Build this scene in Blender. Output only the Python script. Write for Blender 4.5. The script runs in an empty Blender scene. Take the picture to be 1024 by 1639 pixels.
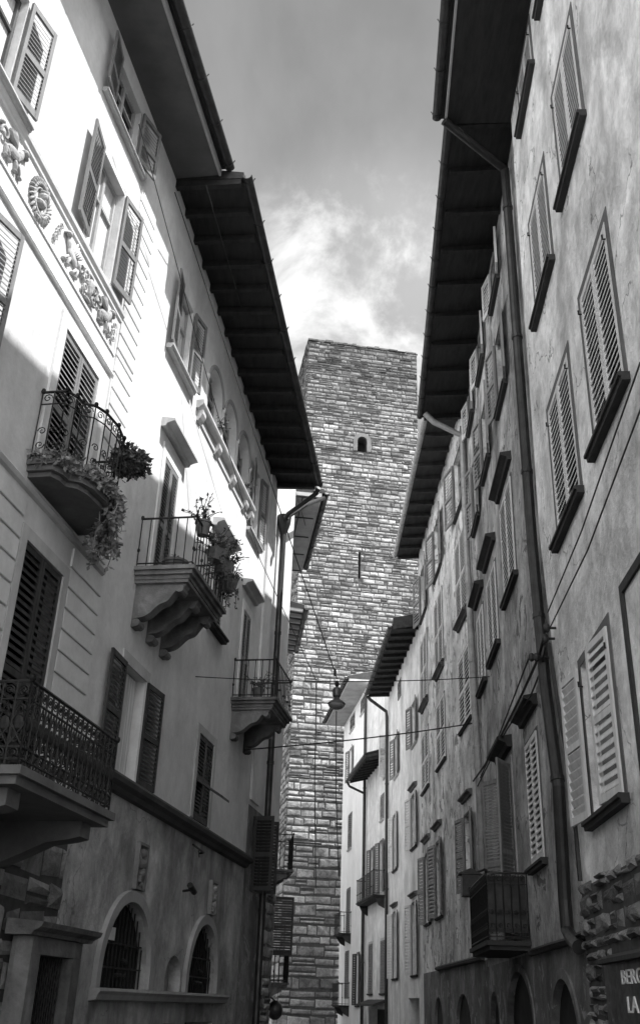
import bpy, bmesh, math, random
from mathutils import Vector, Matrix
random.seed(7)
R = math.radians
scene = bpy.context.scene

# ------------------------------------------------------------------ camera
F_PX, PITCH, ROLL = 1546.74, R(26.98), R(2.1645)
_F = Vector((0, math.cos(PITCH), math.sin(PITCH)))
_U0 = Vector((0, -math.sin(PITCH), math.cos(PITCH)))
_R0 = Vector((1, 0, 0))
_R = _R0*math.cos(ROLL) + _U0*math.sin(ROLL)
_U = _U0*math.cos(ROLL) - _R0*math.sin(ROLL)
CAM = Vector((0, 0, 1.6))
cd = bpy.data.cameras.new('camera')
cam = bpy.data.objects.new('camera', cd)
scene.collection.objects.link(cam)
m3 = Matrix((_R, _U, -_F)).transposed()
cam.matrix_world = Matrix.Translation(CAM) @ m3.to_4x4()
cd.sensor_fit = 'VERTICAL'
cd.sensor_height = 36.0
cd.lens = F_PX/1639*36.0
cd.clip_start = 0.1
cd.clip_end = 2000
scene.camera = cam

# ------------------------------------------------------------------ sun, sky
SUN_EL = R(58.6)
SUN_H = Vector((0.95, -0.31, 0)).normalized()
S = Vector((SUN_H.x*math.cos(SUN_EL), SUN_H.y*math.cos(SUN_EL), math.sin(SUN_EL)))
ld = bpy.data.lights.new('sun', 'SUN')
ld.energy = 3.3
ld.angle = R(0.5)
ld.color = (1, 1, 1)
sun = bpy.data.objects.new('sun', ld)
scene.collection.objects.link(sun)
sun.rotation_euler = (-S).to_track_quat('-Z', 'Y').to_euler()
sun.location = (30, -10, 60)

world = bpy.data.worlds.new('World')
scene.world = world
world.use_nodes = True
wn, wl = world.node_tree.nodes, world.node_tree.links
wn.clear()
wout = wn.new('ShaderNodeOutputWorld')
wbg = wn.new('ShaderNodeBackground')
sky = wn.new('ShaderNodeTexSky')
sky.sky_type = 'NISHITA'
sky.sun_disc = False
sky.sun_elevation = SUN_EL
sky.sun_rotation = math.atan2(SUN_H.x, SUN_H.y)
sbw = wn.new('ShaderNodeRGBToBW')
wl.new(sky.outputs[0], sbw.inputs[0])
tc = wn.new('ShaderNodeTexCoord')
mp = wn.new('ShaderNodeMapping')
mp.inputs['Scale'].default_value = (2.4, 1.0, 1.5)
wl.new(tc.outputs['Generated'], mp.inputs[0])
n1 = wn.new('ShaderNodeTexNoise')
n1.inputs['Scale'].default_value = 1.7
n1.inputs['Detail'].default_value = 9
n1.inputs['Roughness'].default_value = 0.55
n1.inputs['Distortion'].default_value = 0.5
wl.new(mp.outputs[0], n1.inputs['Vector'])
cr = wn.new('ShaderNodeMapRange')
cr.interpolation_type = 'SMOOTHSTEP'
cr.inputs['From Min'].default_value = 0.34
cr.inputs['From Max'].default_value = 0.70
wl.new(n1.outputs['Fac'], cr.inputs['Value'])
sep = wn.new('ShaderNodeSeparateXYZ')
wl.new(tc.outputs['Generated'], sep.inputs[0])
def wmath(op, x, y, z=None):
    n = wn.new('ShaderNodeMath'); n.operation = op
    for i, v in enumerate((x, y, z)):
        if v is None: continue
        if isinstance(v, (int, float)): n.inputs[i].default_value = v
        else: wl.new(v, n.inputs[i])
    return n.outputs[0]
def wrange(v, a, b, c, d):
    n = wn.new('ShaderNodeMapRange'); n.interpolation_type = 'SMOOTHSTEP'
    for k, x in zip(('From Min', 'From Max', 'To Min', 'To Max'), (a, b, c, d)): n.inputs[k].default_value = x
    wl.new(v, n.inputs['Value']); return n.outputs[0]
def wnoise(scale, detail, rough, dist):
    n = wn.new('ShaderNodeTexNoise')
    for k, x in zip(('Scale', 'Detail', 'Roughness', 'Distortion'), (scale, detail, rough, dist)): n.inputs[k].default_value = x
    wl.new(tc.outputs['Generated'], n.inputs['Vector']); return n.outputs['Fac']
def toward(x, y):                              # how close the sky direction is to a direction given by azimuth, elevation
    d = Vector((math.sin(R(x))*math.cos(R(y)), math.cos(R(x))*math.cos(R(y)), math.sin(R(y))))
    n = wn.new('ShaderNodeVectorMath'); n.operation = 'DOT_PRODUCT'
    nm = wn.new('ShaderNodeVectorMath'); nm.operation = 'NORMALIZE'
    wl.new(tc.outputs['Generated'], nm.inputs[0]); wl.new(nm.outputs[0], n.inputs[0]); n.inputs[1].default_value = d
    return n.outputs['Value']
thin = wrange(n1.outputs['Fac'], 0.30, 0.75, 0.0, 1.0)                 # thin veil
puff = wrange(wnoise(7.5, 12, 0.62, 0.35), 0.42, 0.62, 0.0, 1.0)        # cumulus with broken edges
bank = wrange(toward(2.5, 40.0), 0.987, 0.9990, 0.0, 1.0)                 # the bank stands low over the tower
right = wrange(toward(10, 52), 0.90, 1.0, 0.0, 1.0)
haze_low = wrange(sep.outputs['Z'], 0.84, 0.52, 0.0, 1.0)
c1 = wmath('MULTIPLY_ADD', thin, 1.3, 0.1)
c2 = wmath('MULTIPLY_ADD', haze_low, 1.5, c1)
c3 = wmath('MULTIPLY_ADD', wmath('MULTIPLY', bank, wmath('MULTIPLY_ADD', puff, 0.8, 0.2)), 6.0, c2)
c4 = wmath('MULTIPLY_ADD', right, 1.8, c3)
cl_out = wmath('MULTIPLY_ADD', sbw.outputs[0], 0.30, c4)
bk = wn.new('ShaderNodeMapRange')  # sky dimmed ahead, raised behind the camera: added fill for the shaded walls
bk.interpolation_type = 'SMOOTHSTEP'
bk.inputs['From Min'].default_value = 0.25
bk.inputs['From Max'].default_value = -0.35
bk.inputs['To Min'].default_value = 0.34
bk.inputs['To Max'].default_value = 3.5
wl.new(sep.outputs['Y'], bk.inputs['Value'])
fm2 = wn.new('ShaderNodeMath'); fm2.operation = 'MULTIPLY'
wl.new(cl_out, fm2.inputs[0]); wl.new(bk.outputs[0], fm2.inputs[1])
wl.new(fm2.outputs[0], wbg.inputs['Color'])
wbg.inputs['Strength'].default_value = 0.125
wl.new(wbg.outputs[0], wout.inputs[0])

scene.render.engine = 'CYCLES'
scene.view_settings.view_transform = 'Standard'
scene.view_settings.look = 'None'
scene.view_settings.gamma = 1
scene.view_settings.exposure = 1.42

# ------------------------------------------------------------------ materials (the photograph is black and white)
MATS = {}
def _bsdf(name, rough):
    m = bpy.data.materials.new(name); m.use_nodes = True
    nt = m.node_tree; b = nt.nodes['Principled BSDF']
    b.inputs['Roughness'].default_value = rough
    return m, nt, b
def _noise(nt, vec, scale, detail=4, rough=0.55, dist=0.0):
    n = nt.nodes.new('ShaderNodeTexNoise')
    n.inputs['Scale'].default_value = scale; n.inputs['Detail'].default_value = detail
    n.inputs['Roughness'].default_value = rough; n.inputs['Distortion'].default_value = dist
    nt.links.new(vec, n.inputs['Vector']); return n.outputs['Fac']
def _range(nt, v, a, b, c, d):
    r = nt.nodes.new('ShaderNodeMapRange')
    for k, x in zip(('From Min', 'From Max', 'To Min', 'To Max'), (a, b, c, d)): r.inputs[k].default_value = x
    nt.links.new(v, r.inputs['Value']); return r.outputs[0]
def _math(nt, op, a, b):
    n = nt.nodes.new('ShaderNodeMath'); n.operation = op
    for i, x in enumerate((a, b)):
        if isinstance(x, (int, float)): n.inputs[i].default_value = x
        else: nt.links.new(x, n.inputs[i])
    return n.outputs[0]
def _vec(nt, scale=(1, 1, 1), off=(0, 0, 0)):
    t = nt.nodes.new('ShaderNodeNewGeometry'); mp = nt.nodes.new('ShaderNodeMapping')
    mp.inputs['Scale'].default_value = scale; mp.inputs['Location'].default_value = off
    nt.links.new(t.outputs['Position'], mp.inputs[0]); return mp.outputs[0]
def plaster(name, base, patch=0.2, streak=0.2, bump=0.25, seed=0, rough=0.9, peel=0.0, peel_tone=0.25, crack=0.0):
    m, nt, b = _bsdf(name, rough)
    v = _vec(nt, off=(seed, seed*2, 0)); vs = _vec(nt, (1.0, 1.0, 0.2), (seed, 0, seed))
    big = _range(nt, _noise(nt, v, 0.9, 6, 0.62, 0.4), 0.32, 0.68, 1-patch, 1+patch*0.6)
    st = _range(nt, _noise(nt, vs, 1.1, 5, 0.6), 0.45, 0.72, 1, 1-streak)
    fine = _range(nt, _noise(nt, v, 14, 4, 0.7), 0.3, 0.7, 1-0.10*(patch+0.3), 1+0.10*(patch+0.3))
    vk = _vec(nt, (3.2, 3.2, 2.4), (0, seed, 0))
    strokes = _range(nt, _noise(nt, vk, 1.0, 6, 0.7, 0.5), 0.38, 0.64, 1-patch*0.45, 1+patch*0.35)
    c = _math(nt, 'MULTIPLY', _math(nt, 'MULTIPLY', _math(nt, 'MULTIPLY', big, strokes), st), fine)
    if crack:
        dn = nt.nodes.new('ShaderNodeTexNoise'); dn.inputs['Scale'].default_value = 2.2; dn.inputs['Detail'].default_value = 6; nt.links.new(v, dn.inputs['Vector'])
        ad = nt.nodes.new('ShaderNodeVectorMath'); ad.operation = 'MULTIPLY_ADD'; ad.inputs[1].default_value = (0.9, 0.9, 0.9)
        nt.links.new(dn.outputs['Color'], ad.inputs[0]); nt.links.new(v, ad.inputs[2])
        vo = nt.nodes.new('ShaderNodeTexVoronoi'); vo.feature = 'DISTANCE_TO_EDGE'; vo.inputs['Scale'].default_value = 0.42
        nt.links.new(ad.outputs[0], vo.inputs['Vector'])
        line = _range(nt, vo.outputs['Distance'], 0.002, 0.007, 1-crack, 1.0)
        msk = _range(nt, _noise(nt, v, 0.55, 2), 0.46, 0.54, 0, 1)
        c = _math(nt, 'MULTIPLY', c, _math(nt, 'MAXIMUM', line, msk))
    c = _math(nt, 'MULTIPLY', c, base)
    if peel:
        pe = _range(nt, _noise(nt, v, 1.7, 8, 0.68, 0.8), 0.60-peel*0.1, 0.63-peel*0.1, 0, 1)
        mixn = nt.nodes.new('ShaderNodeMix'); mixn.data_type = 'FLOAT'
        nt.links.new(pe, mixn.inputs[0]); nt.links.new(c, mixn.inputs[2])
        nt.links.new(_math(nt, 'MULTIPLY', fine, peel_tone), mixn.inputs[3]); c = mixn.outputs[0]
    nt.links.new(c, b.inputs['Base Color'])
    bp = nt.nodes.new('ShaderNodeBump'); bp.inputs['Strength'].default_value = bump; bp.inputs['Distance'].default_value = 0.03
    h = _math(nt, 'ADD', _noise(nt, v, 7, 6, 0.65), _math(nt, 'MULTIPLY', _noise(nt, v, 1.6, 3), 1.6))
    nt.links.new(h, bp.inputs['Height']); nt.links.new(bp.outputs[0], b.inputs['Normal'])
    MATS[name] = m
def stone(name, base, var=0.5, scale=3.0, bump=0.6, stain=None):
    m, nt, b = _bsdf(name, 0.92)
    v = _vec(nt)
    at = nt.nodes.new('ShaderNodeAttribute'); at.attribute_name = 'tone'
    c = _math(nt, 'MULTIPLY', at.outputs['Fac'], _range(nt, _noise(nt, v, scale, 7, 0.7, 0.6), 0.28, 0.72, 1-var, 1+var))
    c = _math(nt, 'MULTIPLY', c, _range(nt, _noise(nt, v, scale*0.13, 4, 0.6, 0.3), 0.35, 0.62, 0.62, 1.12))
    if stain:
        sp = nt.nodes.new('ShaderNodeSeparateXYZ'); nt.links.new(v, sp.inputs[0])
        edge = _math(nt, 'ADD', sp.outputs['Z'], _math(nt, 'MULTIPLY', _noise(nt, v, 0.35, 5, 0.65), 10.0))
        c = _math(nt, 'MULTIPLY', c, _range(nt, edge, stain[0], stain[1], 1.0, stain[2]))
    c = _math(nt, 'MULTIPLY', c, base)
    nt.links.new(c, b.inputs['Base Color'])
    bp = nt.nodes.new('ShaderNodeBump'); bp.inputs['Strength'].default_value = bump; bp.inputs['Distance'].default_value = 0.06
    nt.links.new(_noise(nt, v, scale*1.6, 7, 0.7, 0.4), bp.inputs['Height']); nt.links.new(bp.outputs[0], b.inputs['Normal'])
    MATS[name] = m
def plain(name, base, rough=0.7, var=0.25, scale=9, metal=0.0, bump=0.15, stretch=(1, 1, 1)):
    m, nt, b = _bsdf(name, rough); v = _vec(nt, stretch)
    n = _noise(nt, v, scale, 5, 0.65)
    nt.links.new(_math(nt, 'MULTIPLY', _range(nt, n, 0.3, 0.7, 1-var, 1+var), base), b.inputs['Base Color'])
    b.inputs['Metallic'].default_value = metal
    nt.links.new(_range(nt, n, 0.3, 0.7, min(1, rough+0.12), max(0.05, rough-0.1)), b.inputs['Roughness'])
    bp = nt.nodes.new('ShaderNodeBump'); bp.inputs['Strength'].default_value = bump; bp.inputs['Distance'].default_value = 0.01
    nt.links.new(n, bp.inputs['Height']); nt.links.new(bp.outputs[0], b.inputs['Normal'])
    MATS[name] = m
plaster('plaster_white', 0.62, 0.14, 0.12, 0.25, 3)
plaster('plaster_cream', 0.66, 0.16, 0.14, 0.25, 11)
plaster('plaster_ground', 0.45, 0.5, 0.55, 0.7, 17, crack=0.4)  # ground floor plaster, base darkened to stand in for dim light low down
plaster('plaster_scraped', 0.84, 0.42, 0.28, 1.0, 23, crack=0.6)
plaster('plaster_grey', 0.20, 0.55, 0.55, 0.7, 31, peel=0.4, peel_tone=0.30)  # stained ground floor grey, darkened further to imitate weak light at street level
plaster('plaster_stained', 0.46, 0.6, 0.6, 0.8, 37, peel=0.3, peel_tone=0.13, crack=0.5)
plaster('plaster_worn', 0.78, 0.4, 0.45, 0.9, 29, peel=0.5, peel_tone=0.24, crack=0.5)
plaster('plaster_bright', 0.80, 0.25, 0.3, 0.35, 41)
plaster('plaster_brighter', 0.88, 0.08, 0.10, 0.2, 43)
plaster('plaster_blank', 0.62, 0.10, 0.1, 0.2, 47)
plaster('trim', 0.50, 0.18, 0.2, 0.2, 5)
plaster('trim_light', 0.74, 0.15, 0.15, 0.2, 6)
plaster('trim_grey', 0.34, 0.2, 0.2, 0.2, 7)
plaster('frame_dark', 0.13, 0.3, 0.2, 0.3, 14)
plaster('trim_dark', 0.07, 0.3, 0.2, 0.3, 8)
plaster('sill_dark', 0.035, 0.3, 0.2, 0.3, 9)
plaster('balcony_stone', 0.22, 0.55, 0.5, 0.8, 10)
plaster('plaque_stone', 0.26, 0.4, 0.3, 0.4, 15)
plaster('relief_stone', 0.42, 0.35, 0.3, 0.4, 12)
stone('tower_stone', 0.26, 0.7, 3.4, 0.8, (43, 50, 0.5))
stone('rubble_stone', 0.25, 0.55, 4.0, 0.9)
plain('mortar', 0.055, 0.95, 0.3, 6)
plain('shutter_light', 0.60, 0.6, 0.15, 12, stretch=(1, 1, 0.2))
plain('shutter_mid', 0.20, 0.6, 0.2, 12, stretch=(1, 1, 0.2))
plain('shutter_grey', 0.16, 0.6, 0.25, 12, stretch=(1, 1, 0.2))
plain('shutter_dark', 0.022, 0.5, 0.3, 12, stretch=(1, 1, 0.2))
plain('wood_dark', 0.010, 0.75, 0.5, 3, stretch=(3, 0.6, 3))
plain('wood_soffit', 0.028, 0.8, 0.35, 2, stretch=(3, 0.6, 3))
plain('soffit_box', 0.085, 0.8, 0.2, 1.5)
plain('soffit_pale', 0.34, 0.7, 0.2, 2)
plain('roof_tile', 0.10, 0.9, 0.5, 6)
plain('gutter', 0.045, 0.45, 0.4, 5, 0.5)
plain('gutter_light', 0.42, 0.5, 0.3, 5, 0.3)
plain('pipe_metal', 0.10, 0.42, 0.35, 4, 0.6)
plain('pipe_pale', 0.26, 0.5, 0.25, 4, 0.3)
plain('pipe_dark', 0.030, 0.45, 0.35, 4, 0.4)
plain('iron', 0.018, 0.5, 0.4, 20, 0.4)
plain('cable', 0.012, 0.6, 0.2, 20)
plain('glass_dark', 0.012, 0.12, 0.3, 3, bump=0.03)
plain('inside_dark', 0.006, 0.9, 0.3, 3)
plain('curtain', 0.55, 0.9, 0.35, 3, stretch=(9, 9, 0.3))
plain('leaf', 0.07, 0.6, 0.5, 14)
plain('leaf_pale', 0.22, 0.6, 0.4, 14)
plain('terracotta', 0.12, 0.85, 0.3, 8)
plain('sign_black', 0.010, 0.35, 0.3, 8)
plain('sign_letter', 0.75, 0.6, 0.1, 8)
plain('paper', 0.75, 0.8, 0.08, 8)
plain('panel_cloth', 0.03, 0.8, 0.4, 5)
plain('lamp_metal', 0.10, 0.4, 0.3, 8, 0.5)
plain('lamp_glass', 0.25, 0.25, 0.15, 8)
plain('paving', 0.10, 0.8, 0.35, 5)

# ------------------------------------------------------------------ walls as vertical planes: u along the street, w out of the wall, z up
def ray(x, y): return _F + _R*((x-512)/F_PX) - _U*((y-819.5)/F_PX)
class Wall:
    def __init__(s, P, az, out):
        s.P = Vector(P); a = R(az)
        s.d = Vector((math.sin(a), math.cos(a))); s.n = Vector((math.cos(a), -math.sin(a)))*out
    def p(s, u, w, z):
        q = s.P + s.d*u + s.n*w; return Vector((q.x, q.y, z))
    def pt(s, u, w=0):
        q = s.P + s.d*u + s.n*w; return (q.x, q.y)
    def px(s, x, y, w=0):                        # measured point of the photograph -> place on this wall
        r = ray(x, y); c = CAM.xy; P = s.P + s.n*w
        t = ((P-c) @ s.n)/(r.xy @ s.n); q = CAM + r*t
        return (q.xy-P) @ s.d, q.z
def _perp(d, az):
    a = R(az); return (math.cos(a)*d, -math.sin(a)*d)
WL = Wall(_perp(-5, 10), 10, 1)
WR1 = Wall(_perp(2.6, 3.2), 3.2, -1)
WR2 = Wall(WR1.pt(0, -0.12), 3.2, -1)
WR3 = Wall(WR2.pt(23.4), -0.5, -1)
WR4 = Wall(WR3.pt(11.5), -2.3, -1)
WR5 = Wall(WR4.pt(9.4), -6, -1)
WD = Wall(WL.pt(24.2), -6, 1)

# ------------------------------------------------------------------ mesh builder
class MB:
    def __init__(s): s.v = []; s.f = []; s.t = []
    def add(s, pts, faces, tone=None):
        k = len(s.v); s.v += [tuple(p) for p in pts]
        s.f += [tuple(i+k for i in f) for f in faces]; s.t += [tone if tone is not None else 1.0]*len(faces)
        return s
    def hexa(s, p, tone=None):                    # 4 bottom, 4 top
        return s.add(p, [(3, 2, 1, 0), (4, 5, 6, 7), (0, 1, 5, 4), (1, 2, 6, 5), (2, 3, 7, 6), (3, 0, 4, 7)], tone)
    def box(s, W, u0, u1, w0, w1, z0, z1, tone=None):
        return s.hexa([W.p(u0, w0, z0), W.p(u1, w0, z0), W.p(u1, w1, z0), W.p(u0, w1, z0), W.p(u0, w0, z1), W.p(u1, w0, z1), W.p(u1, w1, z1), W.p(u0, w1, z1)], tone)
    def prism(s, a, b):                           # two matching loops
        n = len(a); s.add(a+b, [tuple(range(n))[::-1], tuple(range(n, 2*n))]+[(i, (i+1) % n, n+(i+1) % n, n+i) for i in range(n)]); return s
    def mould(s, W, prof, u0, u1):                # (w, z) profile swept along u
        return s.prism([W.p(u0, w, z) for w, z in prof], [W.p(u1, w, z) for w, z in prof])
    def plate(s, W, pts, w0, w1):                 # (u, z) outline given thickness
        return s.prism([W.p(u, w0, z) for u, z in pts], [W.p(u, w1, z) for u, z in pts])
    def plan(s, W, pts, z0, z1):                  # (u, w) outline given height
        return s.prism([W.p(u, w, z0) for u, w in pts], [W.p(u, w, z1) for u, w in pts])
    def tube(s, path, r, n=8, closed=False):
        path = [Vector(p) for p in path]; rings = []; N = len(path)
        ref = None
        for i, p in enumerate(path):
            if closed: t = path[(i+1) % N]-path[i-1]
            else: t = path[min(i+1, N-1)]-path[max(i-1, 0)]
            t.normalize()
            if ref is None:
                ref = t.orthogonal().normalized()
            ref = (ref-t*ref.dot(t))
            if ref.length < 1e-5: ref = t.orthogonal()
            ref.normalize(); b = t.cross(ref)
            rr = r[i] if isinstance(r, (list, tuple)) else r
            rings.append([p+(ref*math.cos(2*math.pi*k/n)+b*math.sin(2*math.pi*k/n))*rr for k in range(n)])
        pts = [q for g in rings for q in g]; fs = []
        for i in range(N if closed else N-1):
            j = (i+1) % N
            fs += [(i*n+k, i*n+(k+1) % n, j*n+(k+1) % n, j*n+k) for k in range(n)]
        if not closed: fs += [tuple(range(n))[::-1], tuple(range((N-1)*n, N*n))]
        s.add(pts, fs); return s
    def lathe(s, c, prof, n=16, axis=None):       # (r, z) profile about a vertical axis
        pts = []; fs = []
        for r, z in prof: pts += [Vector((c[0]+r*math.cos(2*math.pi*k/n), c[1]+r*math.sin(2*math.pi*k/n), c[2]+z)) for k in range(n)]
        for i in range(len(prof)-1): fs += [(i*n+k, i*n+(k+1) % n, (i+1)*n+(k+1) % n, (i+1)*n+k) for k in range(n)]
        fs += [tuple(range(n))[::-1], tuple(range((len(prof)-1)*n, len(prof)*n))]
        s.add(pts, fs); return s
    def blob(s, c, a, b, cc, n=8, m=6):           # ellipsoid with half axes given as vectors
        pts = []; fs = []
        for i in range(m+1):
            t = math.pi*i/m
            for k in range(n):
                p = 2*math.pi*k/n
                pts.append(Vector(c)+a*math.sin(t)*math.cos(p)+b*math.sin(t)*math.sin(p)+cc*math.cos(t))
        for i in range(m): fs += [(i*n+k, i*n+(k+1) % n, (i+1)*n+(k+1) % n, (i+1)*n+k) for k in range(n)]
        s.add(pts, fs); return s
    def build(s, name, mat, parent=None, smooth=False, raw=False):
        me = bpy.data.meshes.new(name)
        base = Vector(parent['_base']) if parent is not None and '_base' in parent else Vector((0, 0, 0))
        if parent is None and s.v:
            mn = [min(v[i] for v in s.v) for i in range(3)]; mxx = [max(v[i] for v in s.v) for i in range(3)]
            base = Vector(((mn[0]+mxx[0])/2, (mn[1]+mxx[1])/2, mn[2]))
        me.from_pydata([tuple(Vector(v)-base) for v in s.v], [], s.f); me.validate()
        if not raw:
            bm = bmesh.new(); bm.from_mesh(me); bmesh.ops.recalc_face_normals(bm, faces=bm.faces); bm.to_mesh(me); bm.free()
        if any(t != 1.0 for t in s.t) or 'stone' in mat:
            at = me.attributes.new('tone', 'FLOAT', 'FACE')
            if len(at.data) == len(s.t): at.data.foreach_set('value', s.t)
        me.materials.append(MATS[mat])
        if smooth: me.shade_smooth()
        o = bpy.data.objects.new(name, me); scene.collection.objects.link(o)
        if parent is not None: o.parent = parent; o['_base'] = tuple(base)
        else: o.location = base
        return o
def root(name, loc, label, cat, group=None):
    o = bpy.data.objects.new(name, None); scene.collection.objects.link(o); o.location = loc
    o['_base'] = tuple(loc); o['label'] = label; o['category'] = cat
    if group: o['group'] = group
    return o
def tag(o, label, cat, group=None):
    o['label'] = label; o['category'] = cat
    if group: o['group'] = group
    return o
def struct(o): o['kind'] = 'structure'; return o

# ------------------------------------------------------------------ masonry and walls with real openings
def wall_mesh(W, u0, u1, z0, z1, holes, depth=5.0, end=None, arches=()):
    """front sheet with openings and reveals, closed box behind; holes (u0,u1,z0,z1,depth); arches add springing height"""
    mb = MB()
    us = sorted({u0, u1, *[h[0] for h in holes], *[h[1] for h in holes]}); us = [u for u in us if u0 <= u <= u1]
    zs = {z0, z1, *[h[2] for h in holes], *[h[3] for h in holes]}
    if end: zs |= {z for z, _ in end}
    zs = sorted(z for z in zs if z0 <= z <= z1)
    def eu(u, z):
        if end and abs(u-u1) < 1e-6:
            for (za, ua), (zb, ub) in zip(end, end[1:]):
                if za <= z <= zb: return ua+(ub-ua)*(z-za)/(zb-za)
        return u
    for a, b in zip(us, us[1:]):
        for c, d in zip(zs, zs[1:]):
            mu, mz = (a+b)/2, (c+d)/2
            if any(h[0] < mu < h[1] and h[2] < mz < h[3] for h in holes): continue
            mb.add([W.p(a, 0, c), W.p(eu(b, c), 0, c), W.p(eu(b, d), 0, d), W.p(a, 0, d)], [(0, 1, 2, 3)])
    for i, h in enumerate(holes):
        a, b, c, d, dp = h[:5]; zsp = h[5] if len(h) > 5 else None
        top = zsp if zsp else d
        mb.add([W.p(a, 0, c), W.p(a, -dp, c), W.p(a, -dp, top), W.p(a, 0, top)], [(0, 1, 2, 3)])
        mb.add([W.p(b, 0, c), W.p(b, -dp, c), W.p(b, -dp, top), W.p(b, 0, top)], [(0, 1, 2, 3)])
        mb.add([W.p(a, 0, c), W.p(b, 0, c), W.p(b, -dp, c), W.p(a, -dp, c)], [(0, 1, 2, 3)])
        if zsp:
            n = 16; uc = (a+b)/2; rx = (b-a)/2; rz = d-zsp
            pts = [(uc-rx*math.cos(math.pi*k/n), zsp+rz*math.sin(math.pi*k/n)) for k in range(n+1)]
            for k in range(n):
                (ua, za), (ub, zb) = pts[k], pts[k+1]
                mb.add([W.p(ua, 0, za), W.p(ub, 0, zb), W.p(ub, 0, d), W.p(ua, 0, d)], [(0, 1, 2, 3)])
                mb.add([W.p(ua, 0, za), W.p(ub, 0, zb), W.p(ub, -dp, zb), W.p(ua, -dp, za)], [(0, 1, 2, 3)])
        else: mb.add([W.p(a, 0, d), W.p(b, 0, d), W.p(b, -dp, d), W.p(a, -dp, d)], [(0, 1, 2, 3)])
    e = [(z, eu(u1, z)) for z in zs]
    for (za, ua), (zb, ub) in zip(e, e[1:]): mb.add([W.p(ua, 0, za), W.p(ub, 0, zb), W.p(ub, -depth, zb), W.p(ua, -depth, za)], [(0, 1, 2, 3)])
    mb.add([W.p(u0, 0, z0), W.p(u0, 0, z1), W.p(u0, -depth, z1), W.p(u0, -depth, z0)], [(0, 1, 2, 3)])
    mb.add([W.p(u0, 0, z1), W.p(u1, 0, z1), W.p(u1, -depth, z1), W.p(u0, -depth, z1)], [(0, 1, 2, 3)])
    mb.add([W.p(u0, -depth, z0), W.p(u1, -depth, z0), W.p(u1, -depth, z1), W.p(u0, -depth, z1)], [(0, 1, 2, 3)])
    return mb
def masonry(W, u0, u1, z0, z1, hfun, wfun, holes=(), proud=0.05, gap=0.02, jit=0.03, rnd=None, tone=(0.6, 1.25), rough=0.04, topfun=None, holes_p=0.0):
    rnd = rnd or random.Random(3); mb = MB(); z = z0
    while z < z1-0.05:
        h = min(hfun(z)*rnd.uniform(0.62, 1.45), z1-z)
        if z1-z-h < 0.12: h = z1-z
        u = u0-rnd.uniform(0, 0.3)*wfun(z); first = True
        while u < u1-0.05:
            wd = wfun(z)*rnd.uniform(0.4, 1.9)
            a, b = max(u, u0), min(u+wd, u1)
            if u1-b < 0.15*wfun(z): b = u1; wd = u1-u+1
            u += wd
            parts = [(z, z+h)]
            if h > 0.3*wfun(z) and rnd.random() < 0.16: k = rnd.uniform(0.4, 0.6); parts = [(z, z+h*k), (z+h*k, z+h)]
            for c, d in parts:
                if topfun and (c+d)/2 > topfun((a+b)/2): continue
                mu, mz = (a+b)/2, (c+d)/2
                if any(x[0]-0.02 < b and a < x[1]+0.02 and x[2] < d and c < x[3] for x in holes):
                    cut = [x for x in holes if x[0]-0.02 < b and a < x[1]+0.02 and x[2] < d and c < x[3]][0]
                    if mu < (cut[0]+cut[1])/2: b = min(b, cut[0])
                    else: a = max(a, cut[1])
                    if b-a < 0.08: continue
                if rnd.random() < holes_p: continue
                g = gap*rnd.uniform(0.5, 1.4); pr = proud*rnd.uniform(0.35, 1.3)
                J = lambda s=1: rnd.uniform(-jit, jit)*s
                i = min(0.06, (b-a)*0.16, (d-c)*0.22)
                wob = (d-c)*0.17
                q = [(a+g, c+g+rnd.uniform(0, wob)), (b-g, c+g+rnd.uniform(0, wob)), (b-g, d-g-rnd.uniform(0, wob)), (a+g, d-g-rnd.uniform(0, wob))]
                back = [W.p(uu, -0.01, zz) for uu, zz in q]
                ed = [W.p(uu, pr*0.45, zz) for uu, zz in q]
                cu, cz = (a+b)/2, (c+d)/2
                inn = [W.p(uu+(cu-uu)*min(0.9, i/max(0.05, abs(cu-uu)))+J(0.6), pr+rnd.uniform(-rough, rough), zz+(cz-zz)*min(0.9, i/max(0.03, abs(cz-zz)))) for uu, zz in q]
                cen = W.p(cu+J(2), pr+rnd.uniform(-rough*0.5, rough*1.6), cz+J(1))
                t = rnd.uniform(*tone)
                if rnd.random() < 0.16: t *= 0.5
                elif rnd.random() < 0.06: t *= 1.35
                fs = [(0, 1, 5, 4), (1, 2, 6, 5), (2, 3, 7, 6), (3, 0, 4, 7), (4, 5, 9, 8), (5, 6, 10, 9), (6, 7, 11, 10), (7, 4, 8, 11), (8, 9, 12), (9, 10, 12), (10, 11, 12), (11, 8, 12)]
                mb.add(back+ed+inn+[cen], fs, t)
        z += h
    return mb

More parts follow.
